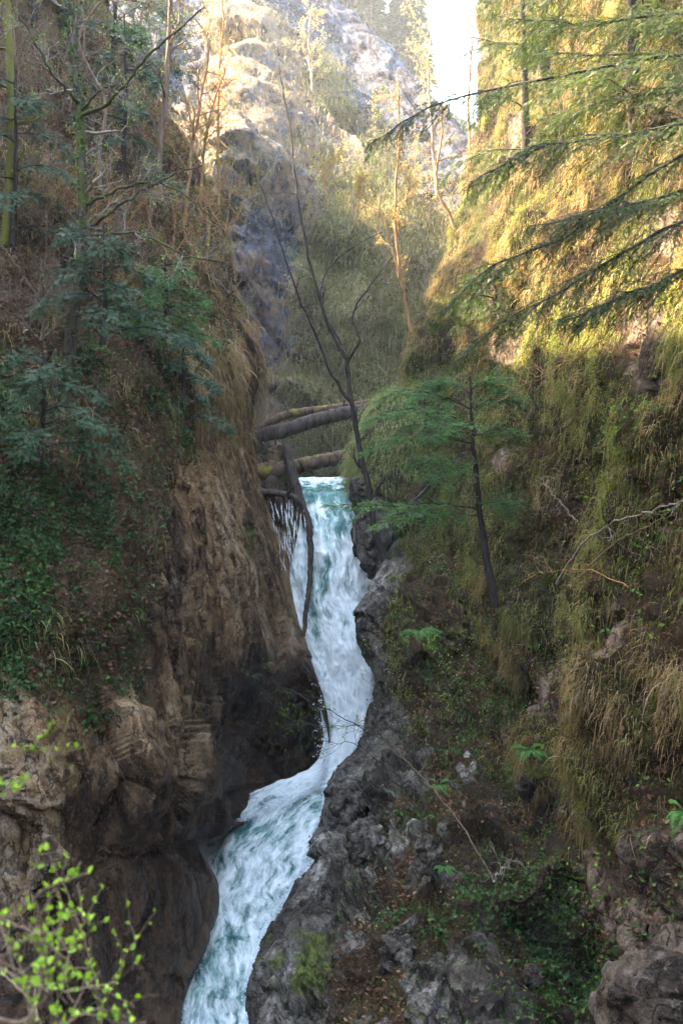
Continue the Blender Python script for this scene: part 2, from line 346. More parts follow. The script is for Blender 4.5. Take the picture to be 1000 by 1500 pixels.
def sheet(name, G, disp, maskf, mat, ref=(0, 0, 4)):
    s = Sheet(); a, b = G.shape[:2]; N = gnorm(G, ref); P = G.reshape(-1, 3); n = N.reshape(-1, 3)
    s.px0, s.py0 = proj(P)
    d = disp(P, s.px0, s.py0)
    P2 = P+n*d[:, None]; G2 = P2.reshape(a, b, 3); s.G = G2; s.P = P2; s.N = gnorm(G2, ref).reshape(-1, 3); s.N0 = n; s.d = d; s.px, s.py = s.px0, s.py0
    s.F = grid_faces(a, b); s.mask = maskf(s)
    e = G2; c = np.cross(e[1:, 1:]-e[:-1, :-1], e[1:, :-1]-e[:-1, 1:]); s.area = np.linalg.norm(c, axis=-1).reshape(-1)/2
    s.o = mesh(name, [(P2, s.F)], mat, smooth=True, attr={'mask': s.mask}); s.o['kind'] = 'structure'
    return s
def scatter(s, n, wf, seed):
    """n points on a sheet where wf(face mids) is high -> positions, normals, undisplaced-sheet pixel bearings"""
    g = R(seed); i = s.F[:, 0]; w = s.area*wf(s, i); w = np.where((w > 0), w, 0); cdf = np.cumsum(w); k = np.searchsorted(cdf, g.uniform(0, cdf[-1], n)); k = np.minimum(k, len(s.F)-1)
    f = s.F[k]; u = g.uniform(0, 1, (n, 1)); v = g.uniform(0, 1, (n, 1))
    P = s.P[f[:, 0]]*(1-u)*(1-v)+s.P[f[:, 1]]*u*(1-v)+s.P[f[:, 2]]*u*v+s.P[f[:, 3]]*(1-u)*v
    return P, s.N[f[:, 0]], f[:, 0]

# left cliff and the wooded slope above it
LR = [(0, 150, [15, 20, 22, 25, 28, 29]), (120, 215, [13, 18, 20, 23, 26.5, 28]), (240, 290, [12, 16.5, 18.5, 21.5, 25, 27]),
      (340, 328, [11, 15, 17, 20, 23.5, 25.5]), (430, 345, [10, 14, 16, 18.5, 22, 24]), (540, 384, [9.5, 13, 15, 17.5, 20.5, 22]), (620, 368, [9.2, 12.5, 14.3, 16.8, 20.5, 22.3]), (700, 382, [9, 12, 13.8, 16.3, 20, 22]),
      (800, 417, [8.7, 11.5, 13.3, 16, 19.7, 21.5]), (900, 434, [8.4, 11, 12.8, 15.5, 19.3, 20.9]), (1000, 468, [8.2, 10.7, 11.8, 13.2, 17.2, 19.8, 19.6]), (1080, 482, [8, 10.4, 11.5, 12.9, 19.2, 22, 19.4]),
      (1150, 470, [8, 10.2, 11.2, 12.6, 18.8, 21.4, 20.2]), (1190, 395, [7.9, 10.1, 11.1, 12.5, 15.5, 18.6, 18.9]), (1235, 300, [7.8, 10, 11, 12.3, 13.8, 15.2, 16.2]), (1300, 312, [7.8, 9.8, 10.8, 12, 13.3, 14.3, 14.9]),
      (1380, 300, [7.7, 9.6, 10.5, 11.6, 12.8, 13.6, 14.1]), (1450, 268, [7.6, 9.3, 10.1, 11.1, 12, 12.7, 13.1]), (1520, 262, [7.5, 9, 9.8, 10.6, 11.5, 12, 12.3]), (1700, 270, [7.4, 8.5, 9, 9.5, 10, 10.5, 10.8])]
rows = []
for py, s, Y in LR:
    if len(Y) == 6: Y = [Y[0], Y[1], (Y[1]+Y[2])/2-.1, Y[2]+.2, Y[3]+.6, Y[4]+.2, Y[5]]
    fr = [-600, 0, .25*s, .5*s, .75*s, .93*s, s] if s > 0 else [s-800, s-300, s-220, s-150, s-80, s-20, s]
    r = [pt(x, py, y) for x, y in zip(fr, Y)]
    r += [pt(s-14, py, Y[-1]+1.2), pt(s-90, py, Y[-1]+5), pt(s-260, py, Y[-1]+12)]
    r = [np.array([r[0][0]-3, -9., r[0][2]])]+r  # added near column extends the hill to block sun beside the viewpoint
    rows.append(r)
crest = []
for p in rows[0]:   # hill raised out of frame to a crest shaped to cast shade, falling behind
    t = max(.6, (1.1+(3-p[0])*.95-p[2])/.674); t += 10*(len(crest) >= len(rows[0])-2); crest.append(p+np.array([-.35, .1, 1])*t)  # far end raised further to shade the left of the back cliff
for q in ((-3, 1, .2), (-14, 3, -6), (-30, 6, -16)): rows.insert(0, [c+np.array(q) for c in crest])
rows.insert(3, crest)
rows.insert(4, [(c+p)/2 for c, p in zip(crest, rows[4])])
def dispL(P, px, py):
    Q = rot(P, 0, .38, 0)*np.array([1, 1, .36]); W = np.stack([fbm(P, .7, 3, 90), fbm(P, .7, 3, 91), fbm(P, .7, 3, 92)], -1)*.3; Q = Q+W; h1, e1 = facets(Q*np.array([1, 1, .8])*.55, 3, .9); h2, e2 = facets(Q*1.7, 9, .9); h3, e3 = facets(rot(P*np.array([1, 1, .42]), .2, .35, 0)*4.2, 19, 1.); h4, e4 = facets(rot(P+.1*W, .1, .9, .4)*np.array([1, 1, .6])*10, 29, 1.1)
    rock = .5*h1+.15*h2+.03*h3+.012*h4+.1*ridged(P*np.array([1, 1, .22]), 1.3, 3, 8)+.12*fbm(P*np.array([1, 1, .6]), .6, 4, 3)+.03*fbm(P, 5, 3, 4)-.07*np.exp(-e1*18)-.03*np.exp(-e2*14)
    soft = .45*fbm(P, .5, 5, 5)+.14*fbm(P, 2.3, 4, 6)
    v = sm(-40, 60, vegL(px, py)); sil = np.interp(py, [q[0] for q in LR], [q[1] for q in LR]); edge = .22+.78*sm(0, 80, np.abs(px-sil))
    cav = sm(250, 330, px)*(1-sm(455, 480, px))*sm(960, 1040, py)*(1-sm(1180, 1220, py))
    return (rock*(1-v)+soft*v)*edge+cav*(.2*ridged(P*np.array([1, 1, .3]), 1.5, 4, 7)-.05)
def vegL(px, py):
    """positive (in pixels) where soil, ivy and litter cover the left wall"""
    line = np.interp(px, [-600, 0, 120, 210, 235, 280, 320, 345, 400], [1150, 1010, 1050, 1000, 700, 640, 560, 440, 380])
    return line-py
def maskL(s):
    P = s.P; v = sm(-30, 50, vegL(s.px, s.py)+60*fbm(P, .9, 4, 8))
    wet = np.maximum(sm(980, 1300, s.py+.7*(s.px-250)+60*fbm(P, .7, 3, 2)), sm(330, 420, s.px)*sm(880, 1000, s.py)); wet = np.maximum(wet, .85*sm(1080, 1250, s.py)*sm(110, 250, s.px)); cav = sm(270, 330, s.px)*(1-sm(478, 486, s.px))*sm(930, 1010, s.py); wet = np.maximum(wet, 1.1*cav)  # wet rock; lower wall and hollow darkened further as painted shade
    mo = .25*v+.35*sm(.25, .6, fbm(P, .8, 4, 11))+.5*np.exp(-((s.px-372)/26)**2-((s.py-790)/75)**2)
    return np.stack([mo, wet*.9, v], -1)
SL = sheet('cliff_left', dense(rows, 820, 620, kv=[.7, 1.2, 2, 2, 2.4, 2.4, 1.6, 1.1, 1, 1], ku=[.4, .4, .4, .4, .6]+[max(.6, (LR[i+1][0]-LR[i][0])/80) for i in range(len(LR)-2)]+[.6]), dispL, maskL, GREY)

# right slope under hanging grass
RR = [(-600, 760, [34, 32, 28, 24, 20, 14]), (-250, 735, [30, 28.5, 25, 20, 15.5, 10]), (0, 712, [27, 25.5, 22, 17, 13, 8.5]), (130, 700, [26, 24.5, 21, 16, 12, 7.5]), (240, 690, [25, 23.5, 20, 15, 11, 7]),
      (320, 672, [24, 22, 18.5, 14, 10.5, 6.5]), (400, 645, [23, 21.2, 17.5, 13.2, 10, 6.2]), (470, 625, [22, 20.5, 17, 12.8, 9.6, 6]), (550, 610, [21.4, 19.8, 16.5, 12.4, 9.3, 5.8]), (640, 604, [20.5, 19.2, 16, 12, 9, 5.6]),
      (730, 600, [19.6, 18.5, 15.4, 11.7, 8.8, 5.5]), (800, 600, [18.8, 17.8, 15, 11.4, 8.6, 5.4]), (850, 640, [17.5, 16.5, 14.2, 11, 8.4, 5.3]), (900, 714, [15, 14.2, 12.6, 10.4, 8.2, 5.2]), (980, 777, [12.8, 12.2, 11, 9.6, 7.9, 5.1]),
      (1060, 790, [12, 11.5, 10.4, 9.1, 7.7, 5]), (1140, 803, [11.3, 10.9, 9.9, 8.7, 7.5, 5]), (1220, 847, [10.2, 9.9, 9.2, 8.3, 7.4, 4.9]), (1300, 870, [9.5, 9.3, 8.8, 8.2, 7.4, 4.9]), (1380, 905, [8.9, 8.7, 8.4, 8, 7.4, 4.9]),
      (1440, 930, [9.4, 9.2, 9, 8.6, 8, 5.5]), (1470, 940, [11.5, 11.5, 11, 10.5, 10, 8])]
rows = []
for py, s, Y in RR:
    w = 1000-s; k = 1.2 if py < 840 else .5
    r = [pt(s+260, py, Y[0]+12*k), pt(s+80, py, Y[0]+4.5*k), pt(s+14, py, Y[0]+1.2*k)]
    r += [pt(s+f*w, py, y) for f, y in zip((0, .1, .3, .6, 1), Y)]+[pt(1500, py, Y[5])]
    rows.append(r)
outc = lambda px, py: sm(.42, .58, vnoise(np.stack([px/62., py/85., 0*px+.5], -1), 444)+.4*vnoise(np.stack([px/21., py/26., 0*px+.5], -1), 445))*sm(640, 700, px)*.9
rockR = lambda px, py: np.maximum.reduce([outc(px, py), sm(845, 880, px)*sm(1190, 1240, py), np.exp(-((px-975)/50)**4-((py-520-.45*(px-975))/60)**4), .8*np.exp(-((px-985)/50)**2-((py-340)/45)**2)])
def dispR(P, px, py):
    lum = fbm(P*np.array([1, 1, .8]), .75, 2, 31); l2 = fbm(P*np.array([1, 1, .7]), 1.9, 3, 33)
    h1, e1 = facets(rot(P, .3, .4, .2)*1.5, 13); rk = .3*h1+.1*ridged(P, 2, 4, 5)-.08*np.exp(-e1*12)
    ed = .4+.6*sm(0, 80, np.abs(px-700))
    r = rockR(px, py)
    soft = .6*lum+.38*np.abs(l2)+.05*fbm(P, 6, 3, 2)
    hol = -.5*np.exp(-((px-860)/38)**2-((py-690)/36)**2)
    return (soft*(1-r)+rk*r)*ed+hol
def maskR(s):
    r = rockR(s.px, s.py); v = 1-r
    mo = v*(.35+.35*sm(-.3, .4, fbm(s.P, .7, 3, 41))); so = v*.9
    return np.stack([mo, .25*sm(1150, 1300, s.py), so], -1)
SR = sheet('slope_right', dense(rows, 640, 560, kv=[1, 1, 1, 1.4, 2.4, 3, 3.2, 1.6], ku=[1, 1.4]+[max(.7, (RR[i+1][0]-RR[i][0])/80) for i in range(2, len(RR)-1)]), dispR, maskR, SLOPE)

# the lower right bank: grey broken rock and leaf litter above the stream
BR = [(780, 585, [19.6, 19.2, 18.5, 17.5, 16]), (830, 557, [18.3, 18, 17.2, 15.8, 14]), (880, 532, [17.8, 17.2, 16, 14.8, 13.5]), (930, 521, [17.3, 16.6, 15.2, 14, 12.8]), (985, 546, [16.8, 16, 14.5, 13.3, 12.2]), (1040, 541, [16.4, 15.6, 13.9, 12.7, 11.7]),
      (1090, 525, [15.9, 15, 13.3, 12.1, 11.2]), (1150, 482, [15.0, 14.1, 12.4, 11.4, 10.6]), (1190, 472, [14.4, 13.5, 11.9, 10.9, 10.2]), (1270, 446, [13.1, 12.2, 10.9, 10.1, 9.5]), (1330, 413, [12, 11.3, 10.2, 9.6, 9.1]),
      (1380, 387, [11.2, 10.6, 9.7, 9.2, 8.8]), (1450, 368, [10.4, 9.9, 9.1, 8.7, 8.4]), (1520, 370, [9.8, 9.3, 8.6, 8.2, 7.9]), (1700, 380, [8.3, 8, 7.4, 7, 6.8])]
rows = []
for py, s, Y in BR:
    w = 1050-s
    r = [pt(s+90, py, Y[0]+4.5), pt(s+30, py, Y[0]+2.6), pt(s+8, py, Y[0]+1.)]
    r += [pt(s+f*w, py, y) for f, y in zip((0, .1, .3, .6, 1), Y)]+[pt(1600, py, Y[4]-1.2)]
    rows.append(r)
def rockB(s_px, py):
    edge = np.interp(py, [q[0] for q in BR], [q[1] for q in BR]); d = s_px-edge
    w = np.interp(py, [830, 1000, 1150, 1250, 1400, 1520], [40, 25, 110, 140, 110, 120])
    return 1-sm(w*.6, w*1.5, d)
def dispB(P, px, py):
    Q = rot(P*np.array([1, 1, 1.]), .2, .75, .3)*np.array([1.8, 1, .9]); Q = Q+.15*np.stack([fbm(P, .9, 3, 93), fbm(P, .9, 3, 94), fbm(P, .9, 3, 95)], -1); h1, e1 = facets(Q*.7, 53, 1.); h2, e2 = facets(Q*1.9, 59, 1.1); h3, e3 = facets(Q*5., 57, 1.)
    h4, e4 = facets(rot(P, .6, .3, .4)*11, 67, 1.); rk = .42*h1+.24*h2+.1*h3+.035*h4-.12*np.exp(-e1*14)-.06*np.exp(-e2*12)+.03*fbm(P, 7, 3, 3)
    soft = .34*h1+.16*h2+.04*h3+.25*fbm(P, .9, 5, 55)-.1*np.exp(-e1*8)
    r = rockB(px, py); ed = .25+.75*sm(10, 90, px-np.interp(py, [q[0] for q in BR], [q[1] for q in BR])); gl = np.exp(-((px-(745+.28*(py-1150)))/60)**2)*sm(1020, 1130, py)
    return (rk*r+soft*(1-r))*ed-.45*gl
def maskB(s):
    r = rockB(s.px, s.py); n = fbm(s.P, 1.1, 4, 61); out = sm(.0, .2, fbm(s.P, 1.5, 4, 63)+s.d*.7)
    r2 = np.maximum(r, .95*out*sm(980, 1120, s.py)*(1-.7*sm(700, 850, s.px)))
    mo = .1+.45*(1-r2)*sm(-.2, .4, n)*(1-sm(1250, 1400, s.py)*.5)+.5*np.exp(-((s.px-450)/55)**2-((s.py-1400)/80)**2)+.25*sm(.2, .5, n)
    return np.stack([mo, .15*r+.7*sm(600, 740, s.px)*sm(1050, 1200, s.py), 1-r2], -1)  # rock edge slightly wet; right gully darkened as painted shade
SB = sheet('bank_right', dense(rows, 620, 600, kv=[.8, .8, .8, 1.4, 2.4, 2.8, 3, 1], ku=[max(.6, (BR[i+1][0]-BR[i][0])/80) for i in range(len(BR)-2)]+[.8]), dispB, maskB, ROCKR)

# back cliff closing the gorge
cols = [(60, -380), (150, -300), (230, -230), (300, -160), (370, -90), (440, -30), (500, 20), (560, 72), (620, 132), (680, 195), (760, 260), (900, 340)]
rows = []
for t in (-.22, -.06, 0, .12, .25, .4, .55, .7, .85, 1, 1.15):
    r = []
    for x, ry in cols:
        if t < 0: r.append(pt(x, ry+30*(-t/.06 if t > -.1 else 2), np.interp(ry, [-380, -150, 0, 150, 340], [74, 66, 57, 50, 44])+(4 if t > -.1 else 22)))
        else:
            py = ry+t*(760-ry); Y = np.interp(py, [-380, -150, 0, 150, 300, 450, 600, 780, 900], [74, 66, 56, 47, 39, 33.5, 30.5, 28.5, 27.5])
            Y -= 5*np.exp(-((x-375)/60)**2)*sm(500, 250, py)+3*sm(620, 800, x)
            r.append(pt(x, py, Y))
    rows.append(r)
def dispK(P, px, py):
    Q = rot(P, .3, .8, .2)*np.array([1, .6, .35]); h1, e1 = facets(Q*.3, 73); h2, e2 = facets(Q*.9, 79); h3, e3 = facets(Q*2.4, 83)
    k = 1-.7*sm(-60, 60, (px-430)-(py-40)*.9)*sm(300, 120, py-.25*px)
    return (1.2*h1+.45*h2)*k+.14*h3+.6*k*ridged(P*np.array([1, .6, .5]), .22, 5, 75)+.15*fbm(P, 1.6, 4, 3)
def maskK(s):
    slab = sm(-60, 60, (s.px-430)-(s.py-40)*.9)*sm(300, 120, s.py-.25*s.px)  # bare pale slab at the top
    slab = np.maximum(slab, .8*sm(.15, .4, fbm(s.P*np.array([1, 1, .6]), .28, 4, 77))*(s.py < 520)); slab = np.maximum(slab, sm(330, 300, s.px)*sm(160, 120, s.py))
    g = (1-slab)*np.maximum(sm(-.45, .2, fbm(s.P, .3, 4, 81)), .9*sm(400, 450, s.px)*sm(240, 300, s.py))*(1-.75*sm(480, 420, s.px)*sm(480, 380, s.py))  # growth cover; paler mid face stands for haze, left thinned for shade
    return np.stack([g*.75+.05, np.zeros_like(g)+.35*np.exp(-((s.px-385)/60)**2)*sm(120, 200, s.py), (1-slab)*.55], -1)  # left buttress darkened through the wet channel as painted shade
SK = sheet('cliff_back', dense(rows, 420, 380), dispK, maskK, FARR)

# farther hill
rows = []
for k, dy in enumerate((40, 0, 60, 160, 400, 700)):
    rows.append([pt(x, y+dy, Y+(14 if k == 0 else -6*k)) for x, y, Y in [(-300, -250, 120), (100, -250, 115), (300, -180, 112), (440, -70, 110), (520, 0, 108), (590, 95, 106), (640, 165, 104), (720, 190, 104), (800, 150, 108), (1000, 60, 112), (1400, 0, 115)]])
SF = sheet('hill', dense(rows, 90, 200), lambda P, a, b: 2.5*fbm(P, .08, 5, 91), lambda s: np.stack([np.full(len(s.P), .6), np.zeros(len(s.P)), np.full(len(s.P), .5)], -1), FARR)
g0 = np.linspace(-85, 85, 61); gy = np.linspace(-55, 145, 61); GX, GY = np.meshgrid(g0, gy)
G = np.stack([GX, GY, -12.5+0*GX], -1); G[..., 2] += .5*fbm(G.reshape(-1, 3), .1, 3, 2).reshape(GX.shape)
mesh('ground', [(G.reshape(-1, 3), grid_faces(61, 61, True))], SLOPE, smooth=True, attr={'mask': np.tile([.5, 0, .8], (61*61, 1))})['kind'] = 'structure'

# unseen slope added behind the viewpoint to block sky light and deepen shade
rows = [[np.array([x, y-.06*abs(x)**1.1*(z > -1.6), z+.012*x*x*(z > -1)]) for x in np.linspace(-46, 46, 15)] for y, z in ((.5, -12.6), (-.3, -5), (-.9, -1.95), (-1.6, -1.7), (-3.6, -1.65), (-5, -.6), (-8, 4.5), (-14, 12), (-22, 20), (-32, 25), (-48, 19))]
SH = sheet('sky_block_slope', dense(rows, 160, 200), lambda P, a, b: .35*fbm(P, .35, 4, 191)*sm(-3, -6, P[:, 1])+.04*fbm(P, 1.5, 3, 192), lambda s: np.tile([.35, 0, .8], (len(s.P), 1)), SLOPE, ref=(0, 0, 30))
# ---------------------------------------------------------------- mound and boulders
def blob(c, rad, n=90, disp=None, squash=None):
    th = np.linspace(0, np.pi, n); ph = np.linspace(0, 2*np.pi, 2*n, endpoint=False); T, Q = np.meshgrid(th, ph, indexing='ij')
    D = np.stack([np.sin(T)*np.cos(Q), np.sin(T)*np.sin(Q), np.cos(T)], -1).reshape(-1, 3); S = np.sign(D)*np.abs(D)**.85
    P = np.asarray(c)+S*np.asarray(rad)
    if disp is not None: P = P+D*disp(P)[:, None]
    i = np.arange(n-1)[:, None]*2*n+np.arange(2*n); j = np.arange(n-1)[:, None]*2*n+(np.arange(2*n)+1) % (2*n)
    return P, np.stack([i, i+2*n, j+2*n, j], -1).reshape(-1, 4), D
def boulder(px, py, Y, rad, label, seed, mat=ROCKR, amp=1., moss=.15, n=80, group=None, name='boulder', cat='boulder', wet=.2):
    c = pt(px, py, Y); m = min(rad)
    def dp(P):
        h1, e1 = facets(rot(P, .3*seed, .8, .2)*(.9/m), 100+seed); h2, _ = facets(rot(P, .5, .2, seed)*(2.6/m), 120+seed)
        return amp*m*(.3*h1+.1*h2+.12*ridged(P, 1.2/m, 4, seed)-.08*np.exp(-e1*10))
    P, Fc, D = blob(c, rad, n, dp)
    mk = np.stack([moss*(.5+D[:, 2])+.05, np.full(len(P), wet), np.zeros(len(P))], -1)
    o = mesh(name, [(P, Fc)], mat, smooth=True, attr={'mask': mk}, loc=c); return tag(o, label, cat, group)
cm = pt(606, 700, 21.6); Pm, Fm, Dm = blob(cm, (1.5, 2.2, 2.15), 130, lambda P: .25*fbm(P, .8, 4, 5)+.06*fbm(P, 4, 3, 6))
om = mesh('mound', [(Pm, Fm)], SLOPE, smooth=True, attr={'mask': np.tile([.55, 0, .8], (len(Pm), 1))}); om['kind'] = 'structure'
SM = Sheet(); SM.P, SM.F, SM.N = Pm, Fm, Dm; SM.px, SM.py = proj(Pm); SM.area = np.linalg.norm(np.cross(Pm[Fm[:, 2]]-Pm[Fm[:, 0]], Pm[Fm[:, 3]]-Pm[Fm[:, 1]]), axis=1)/2
boulder(548, 785, 19.7, (.5, .7, .9), 'dark grey boulder bulging over the right edge of the waterfall below the grassy mound', 1, moss=.1, amp=.8)
boulder(532, 720, 20.3, (.3, .6, .35), 'small grey rock at the waterfall lip under the grassy mound', 2, moss=.2)
boulder(1000, 1490, 6.4, (.62, .6, .52), 'pale brown cracked boulder in the bottom right corner', 3, mat=SLOPE, moss=-.1, n=120)
boulder(508, 1185, 14.1, (.42, .5, .45), 'rounded dark boulder at the right water edge below the waterfall', 4, moss=.1)

# ---------------------------------------------------------------- water
def m_water(name, falls):
    t = NT(name); at = t.n('ShaderNodeAttribute', attribute_name='flow').outputs['Vector']; sep = t.n('ShaderNodeSeparateXYZ', i={0: at})
    dv = t.n('ShaderNodeTexNoise', i={'Vector': at, 'Scale': 1.2, 'Detail': 4.}).outputs[1]; ds = t.n('ShaderNodeVectorMath', operation='SCALE', i={0: dv, 3: .5 if falls else .9}).outputs[0]
    v = t.n('ShaderNodeVectorMath', operation='ADD', i={0: at, 1: ds}).outputs[0]
    a = t.noise(t.mp(v, (2.6, .9 if falls else 1.5, 1)), 1.6, 9, .66); b = t.noise(t.mp(v, (9, 2.2, 1)), 1.5, 7, .7); vo = t.vor(t.mp(v, (2.2, .9, 1)), 2.2, 'F1')
    f = t.math('ADD', t.math('MULTIPLY', a, .55), t.math('MULTIPLY', b, .3)); f = t.math('ADD', f, t.math('MULTIPLY', vo, .16)); f = t.math('ADD', f, sep.outputs[2])
    foam = t.rng(f, .4, .57)
    deep = t.mix(t.rng(a, .35, .6), (.015, .09, .08), (.12, .32, .27)); col = t.mix(foam, deep, t.mix(t.rng(b, .35, .65), (.6, .7, .68), (.93, .94, .9)))
    ro = t.rng(foam, 0, 1, .12, .55)
    return t.fin(t.pr(Base_Color=col, Roughness=ro, IOR=1.33, Normal=t.bump(t.math('ADD', a, t.math('MULTIPLY', b, .5)), .5, .06), Subsurface_Weight=t.math('MULTIPLY', foam, .0)))
WATER, FALL = m_water('stream_water', False), m_water('falling_water', True)
WR = [(700, 425, 545, 24.5, .05), (716, 440, 530, 22.4, -.12), (722, 442, 522, 21.75, -.1), (760, 440, 540, 21.2, .0), (850, 425, 570, 20.6, .05), (950, 444, 580, 20.1, .1), (1050, 472, 575, 19.6, .12), (1120, 462, 560, 19.1, .12),
      (1150, 400, 540, 18.8, .1), (1185, 300, 530, 18.15, .02), (1230, 220, 520, 17.3, .0), (1300, 200, 480, 16, .02), (1400, 190, 440, 14.2, -.01), (1500, 190, 430, 12.8, .0), (1700, 150, 430, 10.4, 0)]
rows = [[pt(a+(b-a)*f, py, Y+(.25 if 760 < py < 1150 else 0)*(2*f-1)**2) for f in np.linspace(0, 1, 7)] for py, a, b, Y, _ in WR]
G = dense(rows, 620, 240); a_, b_ = G.shape[:2]
vl = np.r_[0, np.cumsum(np.linalg.norm(np.diff(G.mean(1), axis=0), axis=1))]; ul = np.linspace(-.5, .5, b_)[None]*np.linalg.norm(G[:, -1]-G[:, 0], axis=1)[:, None]
wpx, wpy = proj(G)
fo = np.interp(wpy, [q[0] for q in WR], [q[4] for q in WR])
fo += -.1*np.exp(-((wpx-470)/60)**2-((wpy-1165)/22)**2)-.13*np.exp(-((wpx-330)/60)**2-((wpy-1215)/18)**2)-.06*np.exp(-((wpx-300)/30)**2-((wpy-1420)/80)**2)
fo += -.14*np.exp(-((wpx-462)/12)**2-((wpy-890)/55)**2)-.1*np.exp(-((wpx-478)/10)**2-((wpy-840)/25)**2)+.05*sm(1000, 1100, wpy)*sm(1200, 1130, wpy)-.1*np.exp(-((wpx-500)/30)**2-((wpy-760)/30)**2)
flow = np.stack([ul, np.broadcast_to(vl[:, None], ul.shape), fo], -1).reshape(-1, 3)
Fl = flow.copy(); Fl[:, 2] = 0; P = G.reshape(-1, 3); n = gnorm(G, (0, 0, 4)).reshape(-1, 3)
fallw = sm(715, 760, wpy)*sm(1170, 1090, wpy); fallw = fallw.reshape(-1); amp = .055+.13*sm(718, 800, wpy).reshape(-1)
Fs = Fl*np.array([1.7, .9, 1]); Ft = Fl*np.array([1.3, 1.0, 1])
wf = fbm(Fl, .6, 3, 204)*.35
d = amp*(fallw*(ridged(Fs+wf[:, None], .9, 5, 201)*.45+.5*fbm(Fs+wf[:, None], 1.6, 4, 209))+(1-fallw)*(ridged(Ft+wf[:, None], 1.0, 4, 203)*.6+.7*fbm(Fl*np.array([1.4, 1, 1]), 2.6, 5, 205, .6)))
Wp = P+n*d[:, None]
om = mesh('water', [(Wp, grid_faces(a_, b_))], FALL, smooth=True, attr={'flow': flow}); om['kind'] = 'structure'
# strands of falling water in front of the sheet, and the thin veil left of the drift log
def strands(name, tops, bots, n, seed, w=(.02, .07), label=None):
    g = R(seed); k = 26; t = np.linspace(0, 1, k); geo = []
    V = []; fl = []
    for i in range(n):
        a = g.uniform(0, 1); p0 = tops(a)+np.array([0, 0, -abs(g.normal(0, .12))]); p1 = bots(a+g.normal(0, .04)); s0 = g.uniform(0, .9)**1.2; s1 = min(1, s0+g.uniform(.06, .22)); tt = s0+(s1-s0)*t
        Q = p0+(p1-p0)*np.stack([tt, tt**.6, tt], -1)
        Q = Q+np.stack([.05*np.sin(tt*9+g.uniform(0, 6)), -.06-.1*g.uniform(0, 1)+.05*np.sin(tt*14+g.uniform(0, 6)), 0*tt], -1)*np.minimum(1, tt*4)[:, None]
        ww = g.uniform(*w)*np.sin(np.pi*np.clip(t, .02, .98))**.5*(1+.35*g.normal(0, 1, k))
        V.append(np.stack([Q+np.array([1, .15, 0])*ww[:, None], Q+np.array([0, -1, 0])*ww[:, None]*.5, Q-np.array([1, -.15, 0])*ww[:, None]], 1)); fl.append(np.stack([np.stack([ww+i, tt*7, .1+0*ww], -1), np.stack([0*ww+i, tt*7, .1+0*ww], -1), np.stack([-ww+i, tt*7, .1+0*ww], -1)], 1))
    V = np.array(V); i = np.arange(k-1)[:, None]*3+np.arange(2); f = np.stack([i, i+1, i+4, i+3], -1).reshape(-1, 4); Fa = (f[None]+(np.arange(n)*k*3)[:, None, None]).reshape(-1, 4)
    o = mesh(name, [(V.reshape(-1, 3), Fa)], FALL, smooth=True, attr={'flow': np.array(fl).reshape(-1, 3)}); o['kind'] = 'stuff'; return o
ip = lambda A, B: (lambda a: np.asarray(A)+(np.asarray(B)-np.asarray(A))*a)
tag(strands('falling_water_veil', ip(pt(392, 722, 20.9), pt(446, 735, 21.0)), ip(pt(422, 860, 20.3), pt(450, 880, 20.2)), 90, 6, (.002, .007)), 'thin veil of water running down the dark rock left of the drift log', 'water')
g = R(11); NS = 500
Lw = [(478, 1100, 19.3), (470, 1140, 18.7), (430, 1172, 18.3), (385, 1192, 18.0), (330, 1212, 17.5), (295, 1232, 17.2), (306, 1270, 16.5), (314, 1310, 15.9), (302, 1370, 14.8), (285, 1420, 13.9), (268, 1460, 13.3), (264, 1500, 12.75)]
Rw = [(545, 980, 19.8), (540, 1030, 19.6), (528, 1080, 19.2), (505, 1120, 18.9), (482, 1150, 18.7), (472, 1195, 17.8), (445, 1270, 16.5), (415, 1320, 15.6), (388, 1375, 14.6), (368, 1440, 13.6), (366, 1500, 12.8)]
LWE = np.concatenate([resamp(path(*Lw), 260), resamp(path(*Rw), 200)])
base = [pt(475-np.abs(g.normal(0, 9, NS//2)), g.uniform(1000, 1160, NS//2), g.uniform(18.2, 19.4, NS//2))]
q = g.integers(0, len(LWE), 12000); cl = np.maximum(0, fbm(LWE*3, 1, 2, 71)[q]+.25)[:, None]; e1 = LWE[q]+g.normal(0, .05, (12000, 3))*(.4+cl*1.6)+np.array([0, -.03, .1])*np.abs(g.normal(size=(12000, 1)))*(.3+cl)
base = np.concatenate(base+[e1]); OCT = (np.array([[1, 0, 0], [-1, 0, 0], [0, 1, 0], [0, -1, 0], [0, 0, 1.6], [0, 0, -1.6]], float), np.array([[0, 2, 4], [2, 1, 4], [1, 3, 4], [3, 0, 4], [2, 0, 5], [1, 2, 5], [3, 1, 5], [0, 3, 5]]))
dm = NT('spray_drops'); dm = dm.fin(dm.pr(Base_Color=(.8, .85, .87), Roughness=.4))
tag(mesh('water_spray', [place(*OCT, base, g.normal(size=(len(base), 3)), g.normal(size=(len(base), 3)), g.uniform(0, 1, len(base))**3*.016+.0035)], dm), 'drops of spray flung off the waterfall', 'spray', kind='stuff')

